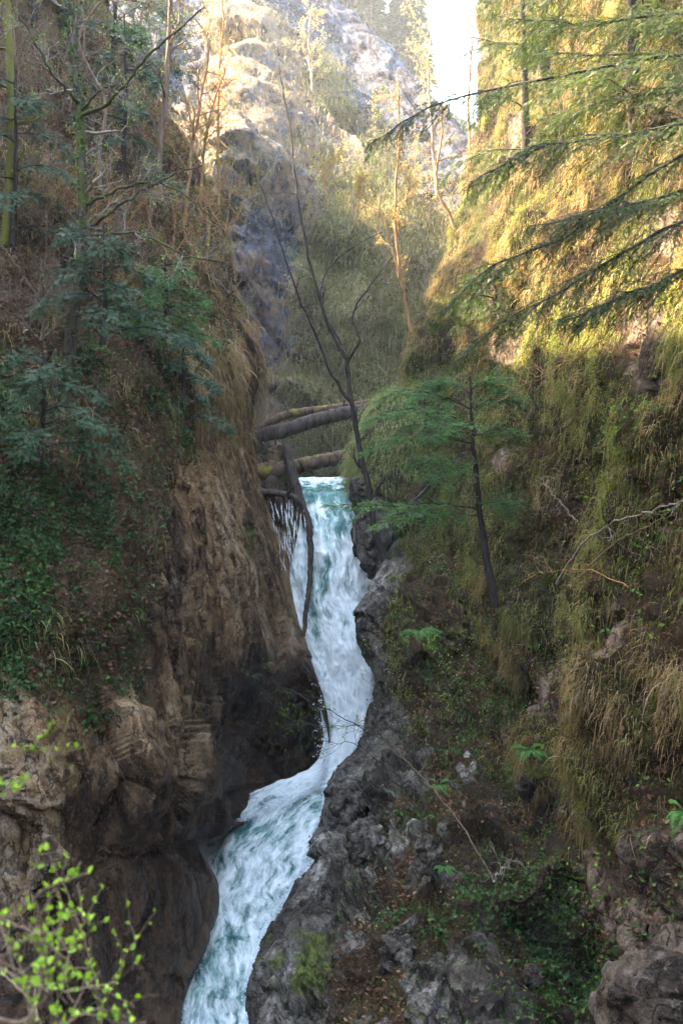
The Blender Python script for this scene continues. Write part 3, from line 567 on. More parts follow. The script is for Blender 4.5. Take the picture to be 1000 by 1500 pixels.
# ---------------------------------------------------------------- logs
def log(name, P, r0, r1, mat, label, seed, n=50, k=20, stubs=3, cat='log', group=None, child='branch_stub'):
    root = thing(name, label, cat, P[0], group); g = R(seed); Q, rr = limb(P, r0, r1, n, k, seed, .01, .05)
    V, Fa = tubes(Q, rr, k); V = V.reshape(n, k, 3); c = Q[0][:, None]; V = (c+(V-c)*(1+.1*fbm((V*np.array([3, 3, 3.])).reshape(-1, 3), 1.2, 3, seed).reshape(n, k, 1))).reshape(-1, 3)
    caps = [(np.concatenate([V[i*k:(i+1)*k], Q[0][i:i+1]]), np.array([[j, (j+1) % k, k] for j in range(k)])) for i in (0, n-1)]
    part('trunk', [(V, Fa)]+caps, mat, root, True)
    for s in range(stubs):
        i = int(g.uniform(.15, .9)*n); d = norm(np.array([g.normal()*.4, -abs(g.normal())*.6, g.uniform(.3, 1)]))
        p = Q[0][i]; part(child, [tubes(np.array([[p, p+d*.15, p+d*g.uniform(.25, .5)+np.array([0, 0, .05])]]), np.array([[.04, .03, .015]]), 7)], mat, root, True)
    return root
log('fallen_log', path((352, 645, 22.6), (410, 632, 22.8), (470, 613, 23.2), (520, 602, 23.6), (620, 592, 24.4)), .2, .17, LOGM, 'thick dark fallen log, the upper one wedged across the gorge', 1)
log('fallen_log', path((360, 640, 25.5), (420, 608, 25.8), (470, 600, 26), (560, 588, 26.4)), .14, .11, LOGY, 'brown fallen log lying close behind the thick upper log', 2, stubs=1)
log('fallen_log', path((366, 692, 21.7), (420, 686, 21.8), (460, 678, 21.9), (520, 665, 22.2)), .21, .17, LOGY, 'mossy topped brown log, lower one across the waterfall lip', 3, stubs=2)
log('drift_log', path((418, 655, 21.6), (430, 700, 21.35), (443, 745, 21.1), (453, 775, 20.95)), .13, .12, LOGM, 'upright mossy log leaning at the left of the waterfall lip', 4, stubs=1, n=24)
log('drift_log', path((452, 770, 20.75), (455, 800, 20.6), (453, 860, 20.2), (447, 905, 19.9), (444, 932, 19.8)), .085, .05, LOGM, 'thin dark curved log hanging down in the white water', 5, stubs=0, n=40)
log('drift_log', path((380, 720, 21.2), (405, 722, 21), (432, 730, 20.9), (444, 745, 21)), .08, .06, LOGM, 'short rotten log at the top of the thin water veil', 6, stubs=1, n=24)
log('tree_stump', path((402, 700, 21.9), (401, 675, 21.9), (405, 650, 21.9)), .2, .15, LOGY, 'rotten mossy stump wedged between the two fallen logs', 7, stubs=4, n=24, cat='stump')
boulder(398, 745, 21.5, (.33, .4, .75), 'wet black rock behind the thin water veil', 8, moss=0, mat=GREY, wet=1.)

# ---------------------------------------------------------------- grass, litter and ivy
def tufts(s, n, per, wf, seed, L=(.3, .8), w=.008, grav=1.1, spread=.1, up=.25, out=.6):
    P, N, i = scatter(s, n, wf, seed); g = R(seed+1)
    ll = (L[0]+(L[1]-L[0])*g.uniform(0, 1, n)**1.3)*(1+.6*fbm(P, .8, 2, seed)); p = np.repeat(P, per, 0)+g.normal(0, spread, (n*per, 3)); nn = np.repeat(N, per, 0)
    sd = np.repeat(norm(g.normal(size=(n, 3))), per, 0)*.55; d = (nn*out+np.array([0, 0, up])+sd+g.normal(0, .38, (n*per, 3)))*.85
    return blades(p-nn*.04, d, np.repeat(ll, per)*g.uniform(.5, 1.15, n*per), w, grav, seed+2)
vis = lambda s, i, m=60: (s.P[i][:, 1] > 4) & (s.px[i] > -m) & (s.px[i] < 1000+m) & (s.py[i] > -m) & (s.py[i] < 1500+m)
def w_r1(s, i):
    return vis(s, i)*(1-rockR(s.px[i], s.py[i]))*(.16+sm(.0, .2, s.d[i]*.6-.1+.75*fbm(s.P[i], 1.9, 4, 7))**1.5)
dryw = lambda s, i: sm(-.15, .25, fbm(s.P[i], .7, 3, 401)*1.3+.5*sm(560, 430, s.py[i])+.45*sm(880, 1000, s.py[i])-.3)
grass = [tufts(SR, 17000, 32, lambda s, i: w_r1(s, i)*(1.05-dryw(s, i)), 500, (.08, .34), .0042, spread=.07, up=.35)]
tag(mesh('green_hanging_grass', grass, GRASSG), 'green grass hanging over the right slope', 'grass', kind='stuff')
grass = [tufts(SR, 12500, 34, lambda s, i: w_r1(s, i)*(.12+dryw(s, i)), 510, (.1, .42), .0042, spread=.07, up=.3)]
tag(mesh('dry_hanging_grass', grass, GRASSD), 'golden dry grass hanging over the right slope', 'grass', kind='stuff')
tag(mesh('mound_grass', [tufts(SM, 1100, 40, lambda s, i: (Dm[i][:, 2] > -.05)*1., 520, (.2, .5), .007)], GRASSP), 'pale green grass draped over the mound by the waterfall', 'grass', kind='stuff')
def wl(s, i): return vis(s, i)*np.exp(-((s.px[i]-318-.0*(s.py[i]))/42)**2-((s.py[i]-530)/110)**2)
lg = [tufts(SL, 500, 36, wl, 530, (.3, .9), .009, out=.4, up=.1), tufts(SL, 3200, 24, lambda s, i: vis(s, i)*sm(0, 80, vegL(s.px[i], s.py[i]))*sm(760, 400, s.py[i])*sm(.0, .3, fbm(s.P[i], .7, 3, 3)), 540, (.2, .5), .007)]
tag(mesh('ochre_grass', lg, GRASSD), 'ochre grass hanging over the edge of the left cliff', 'grass', kind='stuff')
tag(mesh('ledge_grass', [tufts(SL, 350, 26, lambda s, i: vis(s, i)*sm(160, 20, s.px[i])*sm(850, 930, s.py[i])*sm(1060, 960, s.py[i])+vis(s, i)*.3*sm(0, 80, vegL(s.px[i], s.py[i]))*sm(.15, .3, fbm(s.P[i], 1.1, 3, 5)), 545, (.25, .6), .007)], GRASSG), 'green grass on the ledges of the left cliff', 'grass', kind='stuff')
tag(mesh('bank_grass', [tufts(SB, 420, 26, lambda s, i: vis(s, i)*(1-rockB(s.px[i], s.py[i]))*sm(.0, .35, fbm(s.P[i], 1.1, 3, 9))*sm(1300, 1000, s.py[i]), 550, (.15, .4), .006)], GRASSG), 'short grass on the lower right bank', 'grass', kind='stuff')
tag(mesh('far_grass', [tufts(SK, 15000, 13, lambda s, i: vis(s, i, 30)*s.mask[i, 0]**1.5, 560, (.3, .85), .014, spread=.3)], GRASSF), 'dry grass on the ledges of the back cliff', 'grass', kind='stuff')
def litter(s, n, wf, size, seed, tm=DEAD, lift=.02):
    P, N, i = scatter(s, n, wf, seed); g = R(seed); return place(tm[0], tm[1], P+N*g.uniform(.0, lift*2.5, (n, 1)), g.normal(size=(n, 3)), norm(N+g.normal(0, .45, (n, 3))), size*g.uniform(.6, 1.35, n))
wlit = lambda s, i: vis(s, i)*sm(-20, 60, vegL(s.px[i], s.py[i]))*(.35+sm(-.1, .3, fbm(s.P[i], 1.0, 4, 21)))
wb = lambda s, i: vis(s, i)*s.mask[i, 2]*(.1+sm(-.1, .3, fbm(s.P[i], 1.2, 4, 23)))
tag(mesh('leaf_litter', [litter(SL, 130000, wlit, .075, 600), litter(SB, 34000, wb, .055, 601), litter(SR, 30000, lambda s, i: vis(s, i)*(s.py[i] > 480)*(.15+sm(.1, -.3, s.d[i])), .06, 602)], DEADM), 'red brown dead leaves lying on the slopes', 'leaf litter', kind='stuff')
wiv = lambda s, i: vis(s, i)*sm(-50, 40, vegL(s.px[i], s.py[i]))*sm(430, 620, s.py[i]+.4*s.px[i])*(.06+sm(-.12, .2, fbm(s.P[i]*np.array([1, 1, .6]), 1.1, 4, 25)))
wivb = lambda s, i: vis(s, i)*s.mask[i, 2]*(sm(.05, .3, fbm(s.P[i], 1.1, 4, 27))+.8*sm(620, 760, s.px[i])*sm(1250, 1380, s.py[i]))
tag(mesh('ivy', [litter(SL, 90000, wiv, .062, 610, IVY, .04), litter(SB, 26000, wivb, .05, 611, IVY, .05), litter(SR, 5000, lambda s, i: vis(s, i)*(s.px[i] > 930)*(s.py[i] > 1180), .045, 612, IVY, .05)], IVYM), 'dark green ivy creeping over the cliffs', 'ivy', kind='stuff')
wg = lambda s, i: vis(s, i)*(1-.8*rockB(s.px[i], s.py[i]))*sm(.1, .35, fbm(s.P[i], 1.6, 4, 29))*(.25+sm(1150, 950, s.py[i]))
tag(mesh('ground_plants', [litter(SB, 5000, wg, .045, 620, LEAF, .08), litter(SR, 9000, lambda s, i: vis(s, i)*(s.py[i] > 430)*sm(.05, .3, fbm(s.P[i], 1.3, 3, 31)), .05, 621, LEAF, .25)], HERB), 'fresh green herb leaves among the litter', 'herbs', kind='stuff')

MOSSC = m_leaf('moss_and_debris', [(.05, (.025, .018, .01)), (.3, (.06, .035, .02)), (.5, (.04, .055, .012)), (.75, (.09, .1, .025)), (.97, (.2, .14, .08))], .15, rough=.8)
cov = [litter(SL, 380000, lambda s, i: vis(s, i, 20)*sm(-20, 30, vegL(s.px[i], s.py[i])), .032, 630, LEAF, .03), litter(SR, 330000, lambda s, i: vis(s, i, 20)*(1-rockR(s.px[i], s.py[i])), .03, 631, LEAF, .03), litter(SB, 200000, lambda s, i: vis(s, i, 20)*(.03+s.mask[i, 2]), .022, 632, LEAF, .02)]
tag(mesh('moss', cov, MOSSC), 'fine moss, crumbs and debris on the slopes', 'moss', kind='stuff')
# ---------------------------------------------------------------- trees
def bare_tree(name, label, cat, limbs, mat, kids=8, L=1., lv=3, seed=0, leaf=None, leafn=3, leafs=.04, up=.3, group=None, k2=5, k3=4, twigmat=None, rmin=.0035, ivy=None):
    """limbs: (path, r0, r1); the first is the trunk, each further one a branch of its own"""
    root = thing(name, label, cat, limbs[0][0][0], group); tw = []
    for j, (P, r0, r1) in enumerate(limbs):
        Q, rr = limb(P, r0, r1, 26, 9, seed+j, .012)
        o = part('trunk' if j == 0 else 'branch', [tubes(Q, rr, 9)], mat, root, True)
        ln = np.linalg.norm(Q[0][-1]-Q[0][0])
        A = sprout(Q, rr, max(3, int(kids*(1 if j == 0 else .7))), L*(1 if j == 0 else .6), 52, .3 if j == 0 else .15, seed=seed+10+j, up=up, rf=.5, rmin=rmin*1.4)
        B = sprout(*A, k2, L*.45, 45, .15, seed=seed+20+j, up=up, rmin=rmin); tw += [A, B]
        if lv > 2: tw.append(sprout(*B, k3, L*.2, 45, .1, seed=seed+30+j, n=5, up=up, rmin=rmin*.8))
    part('twigs' if False else 'crown', [tubes(*x, 4) for x in tw], twigmat or mat, root, True)
    if leaf:
        P, T = along(tw[-1][0], leafn, .2, seed+5)
        for x in tw[1:-1]:
            p, t = along(x[0], leafn, .2, seed+6); P = np.concatenate([P, p]); T = np.concatenate([T, t])
        part('foliage', [leaves(LEAF, P, T, leafs, seed+7)], leaf, root)
    if ivy:
        Q = resamp(limbs[0][0], 60); g = R(seed+50); n = ivy; i = g.integers(0, 60, n); d = norm(g.normal(size=(n, 3)))
        p = Q[i]+d*g.uniform(.02, .16, (n, 1))+g.normal(0, .03, (n, 3)); part('climbing_ivy', [place(*IVY, p, g.normal(size=(n, 3)), norm(d+g.normal(0, .4, (n, 3))), g.uniform(.03, .07, n))], IVYM, root)
    return root
def conifer(name, label, cat, trunk, r0, brs, mat, width=.5, nsec=30, spray=.13, tm=N5, seed=0, group=None, droop=.5, bark=BARK, br0=.018):
    root = thing(name, label, cat, trunk[0], group); Q, rr = limb(trunk, r0, r0*.25, 24, 9, seed, .008); part('trunk', [tubes(Q, rr, 9)], bark, root, True)
    for j, b in enumerate(brs):
        wd, nd = conifer_branch(b, br0, width, nsec, spray, tm, seed*37+j, droop); o = part('branch', wd, bark, root, True); sub('foliage', nd, mat, o)
    return root
def auto_brs(trunk, n, L, seed, t0=.15, drop=.25, az=None, rise=.1):
    g = R(seed); Q = resamp(trunk, 40); out = []
    for j in range(n):
        t = t0+(1-t0)*j/n; p = Q[int(t*39)]; a = az(g) if az else (j*2.4+g.uniform(-.4, .4)); l = L*(1-.75*t)*g.uniform(.7, 1.15)+.08
        d = np.array([math.cos(a), math.sin(a), 0]); out.append(np.array([p, p+d*l*.4+[0, 0, rise*l*.5], p+d*l*.75+[0, 0, (rise*.4-drop*.3)*l], p+d*l+[0, 0, -drop*l]]))
    return out
# centre: dark bare sapling in front of the waterfall
bare_tree('bare_tree', 'dark slender bare tree forking in front of the fallen logs, rooted above the boulder', 'tree', [
    (path((567, 828), (552, 790), (543, 735), (528, 665), (517, 600), (509, 545), (508, 525), Y=18.6), .085, .045),
    (path((508, 527, 18.6), (483, 480, 18.5), (458, 400, 18.5), (438, 300, 18.6), (425, 190, 18.8), (408, 95, 19)), .04, .01),
    (path((516, 592, 18.6), (490, 556, 18.4), (458, 480, 18.2), (425, 400, 18), (400, 320, 18), (380, 270, 18)), .038, .009),
    (path((508, 530, 18.6), (525, 497, 18.5), (516, 465, 18.5), (540, 420, 18.4), (575, 375, 18.4)), .035, .01),
    (path((500, 505, 18.6), (470, 440, 18.8), (478, 400, 18.9), (520, 360, 19), (560, 340, 19)), .024, .008)], BARK, kids=6, L=1.0, lv=3, seed=1, up=.45, k2=4, k3=3, rmin=.004)
bare_tree('bare_tree', 'golden brown bare tree rising from the sunlit edge of the right slope', 'tree', [
    (path((614, 545), (601, 480), (586, 400), (579, 330), (581, 260), (585, 185), (583, 120), Y=23), .06, .018), (path((592, 430), (570, 350), (560, 312), (530, 295), Y=22.8), .03, .01)], BARKR, kids=8, L=1.3, seed=2, up=.3, rmin=.006, leaf=BUDY, leafn=1, leafs=.06)
bare_tree('bare_tree', 'curved reddish bare tree just right of the golden one, above the sunlit grass', 'tree', [
    (path((673, 372), (660, 318), (642, 285), (641, 240), (648, 190), (640, 120), Y=23.5), .055, .014)], BARKR, kids=9, L=1.5, seed=3, up=.2, rmin=.006, leaf=BUDY, leafn=1, leafs=.06)
bare_tree('budding_tree', 'pale yellow budding tree on the back cliff near its ridge', 'tree', [(path((468, 210), (457, 120), (452, 60), (458, 5), Y=44), .12, .04)], BARKP, kids=14, L=2.2, seed=4, up=.5, rmin=.012, leaf=PALE, leafn=5, leafs=.08)
bare_tree('budding_tree', 'pale yellow budding tree leaning over the bright gap between ridge and right slope', 'tree', [(path((640, 290), (632, 180), (628, 90), (640, 0), (650, -80), Y=34), .07, .02)], BARKP, kids=16, L=2.6, seed=5, up=.1, rmin=.007, leaf=PALE, leafn=6, leafs=.08)
bare_tree('bare_tree', 'thin reddish bare tree against the bright sky gap', 'tree', [(path((690, 260), (686, 160), (690, 60), (684, -60), Y=27), .05, .02)], BARKR, kids=14, L=2.0, seed=6, up=.3, rmin=.007, leaf=BUDY, leafn=1, leafs=.07)
for j, (x, y, h, lb) in enumerate([(525, 330, 60, 'small leafy shrub on the back cliff left of the golden tree'), (480, 300, 60, 'pale budding bush on the back cliff beneath the yellow tree'), (600, 330, 70, 'low yellowish bush behind the golden bare tree')]):
    bare_tree('shrub', lb, 'shrub', [(path((x, y), (x-4, y-h/2), (x+3, y-h), Y=31+j), .03, .012)], BARKR, kids=12, L=1.3, seed=40+j, up=.5, rmin=.008, leaf=BUDY, leafn=3, leafs=.06, group='budding shrubs on the back cliff')
g = R(515)
for j in range(16):
    x = g.uniform(425, 630); y = g.uniform(250, 560); k = np.argmin((SK.px-x)**2+(SK.py-y)**2); c = SK.P[k]; h = g.uniform(1.6, 3.4)
    tp = lambda *q: np.array([c+np.array(v)*h for v in q])
    bare_tree('scrub_tree', 'small pale scrub tree on the grassy lower face of the back cliff', 'tree', [(tp((0, 0, -.1), (.04, -.1, .5), (-.03, -.12, 1)), .03, .01)], BARKP if j % 2 else BARKB, kids=12, L=1.1, seed=800+j, up=.5, rmin=.007, lv=3, k2=4, k3=3, leaf=PALE if j % 3 else HERB, leafn=2, leafs=.07, group='pale scrub trees on the back cliff')
# left: trunks of the wooded slope
bare_tree('ivy_clad_tree', 'tall dark ivy clad tree with pale crooked twigs on the left cliff ledge', 'tree', [
    (path((92, 650, 13.4), (97, 560, 13.5), (106, 480, 13.6), (119, 390, 13.7), (122, 300, 13.8), (118, 180, 14), (108, 90, 14.2), (104, -60, 14.5)), .105, .05),
    (path((119, 340, 13.8), (150, 320, 13.5), (200, 285, 13.2), (240, 262, 13), (300, 240, 13)), .035, .008),
    (path((122, 300, 13.8), (150, 290, 13.6), (205, 268, 13.2), (260, 278, 13), (320, 330, 13)), .03, .008),
    (path((121, 345, 13.8), (165, 342, 13.3), (215, 345, 13), (270, 372, 12.8), (330, 385, 12.8)), .03, .008),
    (path((118, 170, 14), (160, 150, 13.6), (210, 90, 13.2), (300, 10, 13)), .035, .01),
    (path((115, 150, 14), (80, 110, 13.6), (50, 60, 13.4), (15, 0, 13.2)), .03, .01),
    (path((120, 160, 14), (150, 130, 13.8), (178, 122, 13.6), (225, 90, 13.5)), .02, .008)], BARKM, kids=9, L=1.3, seed=7, up=.1, twigmat=BARKP, rmin=.0035, leaf=BUDG, leafn=1, leafs=.035, ivy=1600)
bare_tree('mossy_tree', 'thick straight trunk covered in yellow moss, upper left', 'tree', [(path((72, 240), (71, 120), (74, 0), (76, -120), Y=21.5), .16, .12)], BARKY, kids=6, L=1.6, seed=8, up=.2)
bare_tree('mossy_tree', 'slim yellow mossy trunk at the left picture edge', 'tree', [(path((2, 420), (10, 330), (17, 230), (17, 120), (10, 0), (8, -100), Y=15), .085, .06)], BARKY, kids=8, L=1.2, seed=9, up=.1)
bare_tree('slim_tree', 'slim dark trunk between the mossy trunks', 'tree', [(path((46, 260), (50, 130), (50, 0), (52, -100), Y=20), .08, .06)], BARK, kids=8, L=1.4, seed=10, up=.1)
bare_tree('slim_tree', 'brown trunk standing on the upper left slope beyond the ivy clad tree', 'tree', [(path((215, 330), (230, 265), (237, 190), (246, 90), (252, -60), Y=20), .085, .05)], BARKB, kids=12, L=1.6, seed=11, up=.1, rmin=.005, leaf=BUDG, leafn=1, leafs=.045)
bare_tree('slim_tree', 'thin brown leaning trunk below the brown slope tree', 'tree', [(path((170, 450), (172, 360), (190, 300), (215, 230), Y=17), .04, .02)], BARKB, kids=8, L=1., seed=12, up=.1)
bare_tree('slim_tree', 'thin reddish tree with fresh leaves at the cliff edge below the pink rock', 'tree', [(path((292, 330), (296, 250), (305, 180), (330, 100), Y=24), .05, .02)], BARKR, kids=14, L=1.8, seed=13, up=.2, rmin=.006, leaf=BUDY, leafn=2, leafs=.05)
shr = [(250, 380, 20, 110, BARKR, 'reddish twiggy shrub on the brown left slope'), (300, 400, 22, 120, BARKR, 'reddish twiggy shrub at the top of the left cliff edge'), (330, 340, 23.5, 110, BARKR, 'leafing twiggy shrub overhanging the back cliff'), (180, 420, 17, 90, BARKB, 'brown twiggy shrub behind the ivy clad trunk'), (275, 250, 24, 110, BARKR, 'reddish shrub high on the left slope below the pink rock'), (60, 500, 13.5, 80, BARKB, 'low brown twigs left of the ivy clad trunk'), (335, 430, 21.5, 80, BARKB, 'brown twigs hanging at the cliff corner')]
for j, (x, y, Y, h, m, lb) in enumerate(shr):
    bare_tree('twiggy_shrub', lb, 'shrub', [(path((x, y), (x+6, y-h*.5), (x-4, y-h), Y=Y), .025, .01), (path((x, y), (x+30, y-h*.4), (x+50, y-h*.7), Y=Y), .02, .008), (path((x, y), (x-26, y-h*.4), (x-36, y-h*.8), Y=Y-.3), .02, .008)], m, kids=10, L=1.0, seed=60+j, up=.25, rmin=.004, leaf=BUDY if j in (1, 2, 4) else None, leafn=1, leafs=.045, group='bare shrubs on the left slope')
for j, (x, y, Y, lb) in enumerate([(30, 300, 18, 'slim grey trunk with fine twigs next to the left edge yew'), (95, 290, 19, 'slender grey brown trunk just left of the ivy clad tree'), (150, 330, 18, 'slender twiggy tree just right of the ivy clad tree'), (195, 300, 21, 'thin bare tree between the ivy clad tree and the brown slope tree'), (270, 330, 22, 'thin reddish bare tree right of the brown slope tree'), (320, 300, 25, 'fine twigged reddish tree hanging over the gorge at the slope edge')]):
    gg = R(950+j); tt = [(x+gg.uniform(-12, 12)*k, y-k*90) for k in range(5)]
    bare_tree('bare_tree', lb, 'tree', [(path(*tt, Y=Y), .05, .015)], BARKB if j < 4 else BARKR, kids=16, L=1.5, seed=960+j, up=.15, rmin=.0045, lv=3, k2=5, k3=4, leaf=HERB if j % 2 else None, leafn=1, leafs=.04)
g = R(909)
for j in range(22):
    x = g.uniform(20, 330); y = g.uniform(200, 470); d = np.linalg.norm(SL.P-0, axis=1); k = np.argmin((SL.px-x)**2+(SL.py-y)**2+1e6*(SL.P[:, 1] < 5)); c = SL.P[k]; h = g.uniform(.7, 1.6)
    tp = lambda *q: np.array([c+np.array(v)*h for v in q])
    bare_tree('twiggy_shrub', 'reddish brown bare shrub on the litter slope between the left trunks', 'shrub', [(tp((0, 0, -.1), (.05, -.1, .5), (.1, -.15, 1)), .016, .006), (tp((0, 0, -.1), (.3, -.15, .35), (.6, -.2, .7)), .013, .005), (tp((0, 0, 0), (-.2, -.2, .4), (-.45, -.2, .75)), .013, .005)], BARKR if j % 3 else BARKB, kids=8, L=.7, seed=700+j, up=.2, rmin=.0035, lv=3, k2=4, k3=3, leaf=DEADM if j % 2 else BUDY, leafn=1, leafs=.035, group='bare twiggy shrubs of the litter slope')
# left: yews
yw = [((150, 475, 13.2), 150, 'dark yew spreading beside the ivy clad trunk, bluish needles', 1.6, 13), ((240, 470, 15.5), 90, 'small bright green yew on the edge of the left cliff', 1.1, 14), ((20, 330, 15), 230, 'dark yew at the left picture edge among mossy trunks', 1.8, 13), ((180, 250, 19), 230, 'tall dark yew behind the ivy clad trunk', 1.5, 12), ((60, 640, 11.8), 130, 'dark yew low on the left ledge above the ivy', 1.3, 13), ((165, 90, 23), 200, 'dark fir crown at the top left behind the trunks', 3, 16), ((30, 120, 22), 260, 'dark yew crown in the top left corner', 3, 18), ((265, 600, 17), 130, 'dark drooping yew over the left cliff edge', 1.1, 12)]
for j, ((x, y, Y), h, lb, L, nb) in enumerate(yw):
    tr = path((x, y+30, Y), (x+4, y-h*.5, Y-.1), (x+2, y-h, Y-.2)); s = Y/14
    conifer('yew_tree', lb, 'yew', tr, .05*s, auto_brs(tr, nb, L, 70+j, .12), SAPG if j == 1 else YEWD, width=.42*L/1.6, nsec=26, spray=.13*max(1, s*.85), tm=N5 if Y < 17 else N4, seed=70+j, group='yews and firs on the cliffs', br0=.016)
# centre right: green sapling
tr = path((724, 890, 13.2), (708, 790, 13.4), (698, 710, 13.5), (692, 640, 13.4), (688, 552, 13.3))
sb = [path((690, 620, 13.4), (640, 605, 13.1), (580, 600, 12.9), (535, 618, 12.8)), path((692, 650, 13.4), (640, 640, 13.3), (580, 640, 13.5), (530, 665, 13.6)), path((690, 600, 13.4), (640, 578, 13.6), (585, 572, 13.8), (548, 590, 14)),
      path((700, 745, 13.5), (640, 738, 13.1), (560, 740, 12.8), (478, 742, 12.6)), path((702, 755, 13.5), (650, 752, 13.0), (600, 755, 12.6), (545, 772, 12.4)), path((690, 600, 13.4), (720, 585, 13.2), (760, 590, 13.1)), path((692, 640, 13.4), (730, 628, 13.6), (765, 640, 13.6)),
      path((688, 575, 13.3), (660, 562, 13.5), (630, 566, 13.7)), path((688, 570, 13.3), (710, 560, 13.2), (735, 566, 13.1)), path((695, 690, 13.5), (650, 672, 13.9), (600, 680, 14.2)), path((690, 625, 13.4), (660, 620, 12.8), (620, 640, 12.4)), path((700, 740, 13.5), (725, 735, 13.3), (750, 745, 13.2)), path((696, 680, 13.4), (660, 690, 12.9), (630, 700, 12.6))]
conifer('conifer_sapling', 'bright green conifer sapling with flat layered branches, centre right above the dark bank', 'sapling', tr, .075, sb, SAPG, width=.5, nsec=48, spray=.115, tm=N8, seed=90, droop=.25, br0=.014)
tr = path((625, 640, 17.8), (622, 600, 17.8), (620, 556, 17.8))
conifer('conifer_sapling', 'smaller green conifer growing on the grassy mound', 'sapling', tr, .04, auto_brs(tr, 9, .9, 91, .1), SAPG, width=.35, nsec=22, spray=.13, tm=N5, seed=91)
tr = path((728, 470, 17), (725, 430, 17), (722, 385, 17))
conifer('conifer_sapling', 'dark green conifer sapling on the sunlit right slope near its left edge', 'sapling', tr, .05, auto_brs(tr, 12, 1.4, 92, .1), HEML, width=.45, nsec=24, spray=.15, tm=N5, seed=92)
# right: hemlock reaching in from outside the frame
HB = [((1120, 60, 8.2), (900, 95, 8), (740, 130, 8), (620, 165, 8.1), (528, 212, 8.2)), ((1120, 150, 7.6), (950, 190, 7.6), (800, 215, 7.8), (690, 275, 8)), ((1120, 170, 7.8), (920, 270, 7.6), (820, 350, 7.8), (720, 400, 8), (632, 486, 8.2)),
      ((1120, 260, 7.4), (950, 350, 7.2), (830, 425, 7.4), (740, 470, 7.6), (660, 530, 7.8)), ((1120, 20, 8.4), (980, 20, 8.4), (860, 40, 8.6), (740, 25, 8.8)), ((1120, 100, 8), (1000, 130, 8.2), (880, 150, 8.6), (790, 200, 9)),
      ((1120, 240, 7.6), (1000, 280, 7.4), (880, 310, 7.4), (780, 330, 7.6)), ((1120, 330, 7.2), (1000, 400, 7), (900, 440, 7.1), (820, 470, 7.3)), ((1120, 120, 9), (960, 80, 9.2), (820, 80, 9.6), (690, 50, 10)), ((1120, -60, 8.6), (960, -60, 8.8), (830, -20, 9), (760, 80, 9.4))]
tr = np.array([pt(1120, 620, 7.8), pt(1118, 300, 7.9), pt(1122, 0, 8), pt(1125, -400, 8.2)])
conifer('hemlock_tree', 'large hemlock outside the frame whose long drooping branches hang in from the right', 'hemlock', tr, .16, [path(*b) for b in HB], HEML, width=.62, nsec=96, spray=.072, tm=N8, seed=100, droop=.75, br0=.022)
tr = path((930, 240, 12.5), (925, 60, 12.5), (920, -150, 12.5), (915, -350, 12.5))
conifer('hemlock_tree', 'sunlit yellow green hemlock standing on the upper right slope', 'hemlock', tr, .11, auto_brs(tr, 26, 2.6, 101, .05), HEML, width=.7, nsec=34, spray=.12, tm=N5, seed=101, droop=.6)
tr = path((770, 250, 19), (768, 120, 19), (765, -20, 19), (760, -160, 19))
conifer('hemlock_tree', 'conifer on the edge of the right slope under the sky gap', 'hemlock', tr, .1, auto_brs(tr, 20, 2.4, 102, .05), HEML, width=.65, nsec=26, spray=.16, tm=N5, seed=102, droop=.6)
# dead branches on the right slope
for j, (P, r, m, lb) in enumerate([(path((815, 855, 10.4), (850, 800, 9.8), (900, 765, 9), (950, 748, 8.2), (1010, 730, 7.2)), .017, BARKP, 'long pale dead branch arching across the right slope'),
        (path((850, 850, 9.6), (880, 812, 9.1), (930, 780, 8.4), (990, 750, 7.8)), .013, BARKB, 'thinner brown dead branch below the pale arching one'),
        (path((845, 765, 12), (815, 730, 12.2), (790, 700, 12.6)), .012, BARKP, 'short pale stick on the right slope left of the hollow'),
        (path((605, 735, 15), (640, 700, 15.2), (675, 668, 15.4)), .035, BARK, 'dark dead stick leaning behind the sapling trunk'),
        (path((880, 500, 9.5), (850, 520, 10), (800, 545, 10.5), (740, 580, 11)), .01, BARKR, 'pinkish leafless twigs hanging over the mid right slope'),
        (path((725, 1292, 9.2), (700, 1245, 9.4), (665, 1195, 9.8), (620, 1140, 10.6), (560, 1085, 12)), .008, BARKB, 'long thin stick rising to the left from the lower right bank'),
        (path((722, 1292, 9.2), (735, 1270, 9.1), (748, 1258, 9)), .012, BARKP, 'short forked pale stick at the foot of the long thin one'),
        (path((920, 860, 8.5), (870, 838, 9), (800, 838, 10), (770, 845, 10.8)), .006, BARKR, 'thin golden twig lying across the grass under the pale branch')]):
    bare_tree('dead_branch', lb, 'branch', [(P, r, r*.3)], m, kids=6 if j != 4 else 16, L=.5, seed=120+j, up=-.1, rmin=.003, lv=2, k2=3, group='dead branches on the right bank')
# budding twigs over the water and on the bank
BT = [(path((640, 1170, 11.5), (590, 1110, 12), (545, 1075, 12.3), (500, 1050, 12.5), (440, 1020, 12.6), (365, 980, 12.8)), .011, 'budding branch reaching left across the white water'), (path((590, 1110, 12), (540, 1065, 12.2), (470, 1065, 12.3), (400, 1040, 12.4)), .008, 'lower budding twig over the plunge pool'),
      (path((600, 1100, 12), (560, 1000, 12.5), (560, 930, 13)), .008, 'budding upright twig at the edge of the right bank'), (path((700, 1120, 11), (660, 1020, 11.6), (640, 940, 12)), .01, 'budding twig rising beside the fern on the bank'), (path((640, 1100, 11.3), (680, 1030, 11.4), (700, 960, 11.6), (690, 900, 12)), .009, 'leafing twigs in front of the sapling foot'), (path((560, 1120, 12.6), (520, 1090, 12.6), (470, 1085, 12.6), (430, 1060, 12.6)), .007, 'thin budding twig just above the pool')]
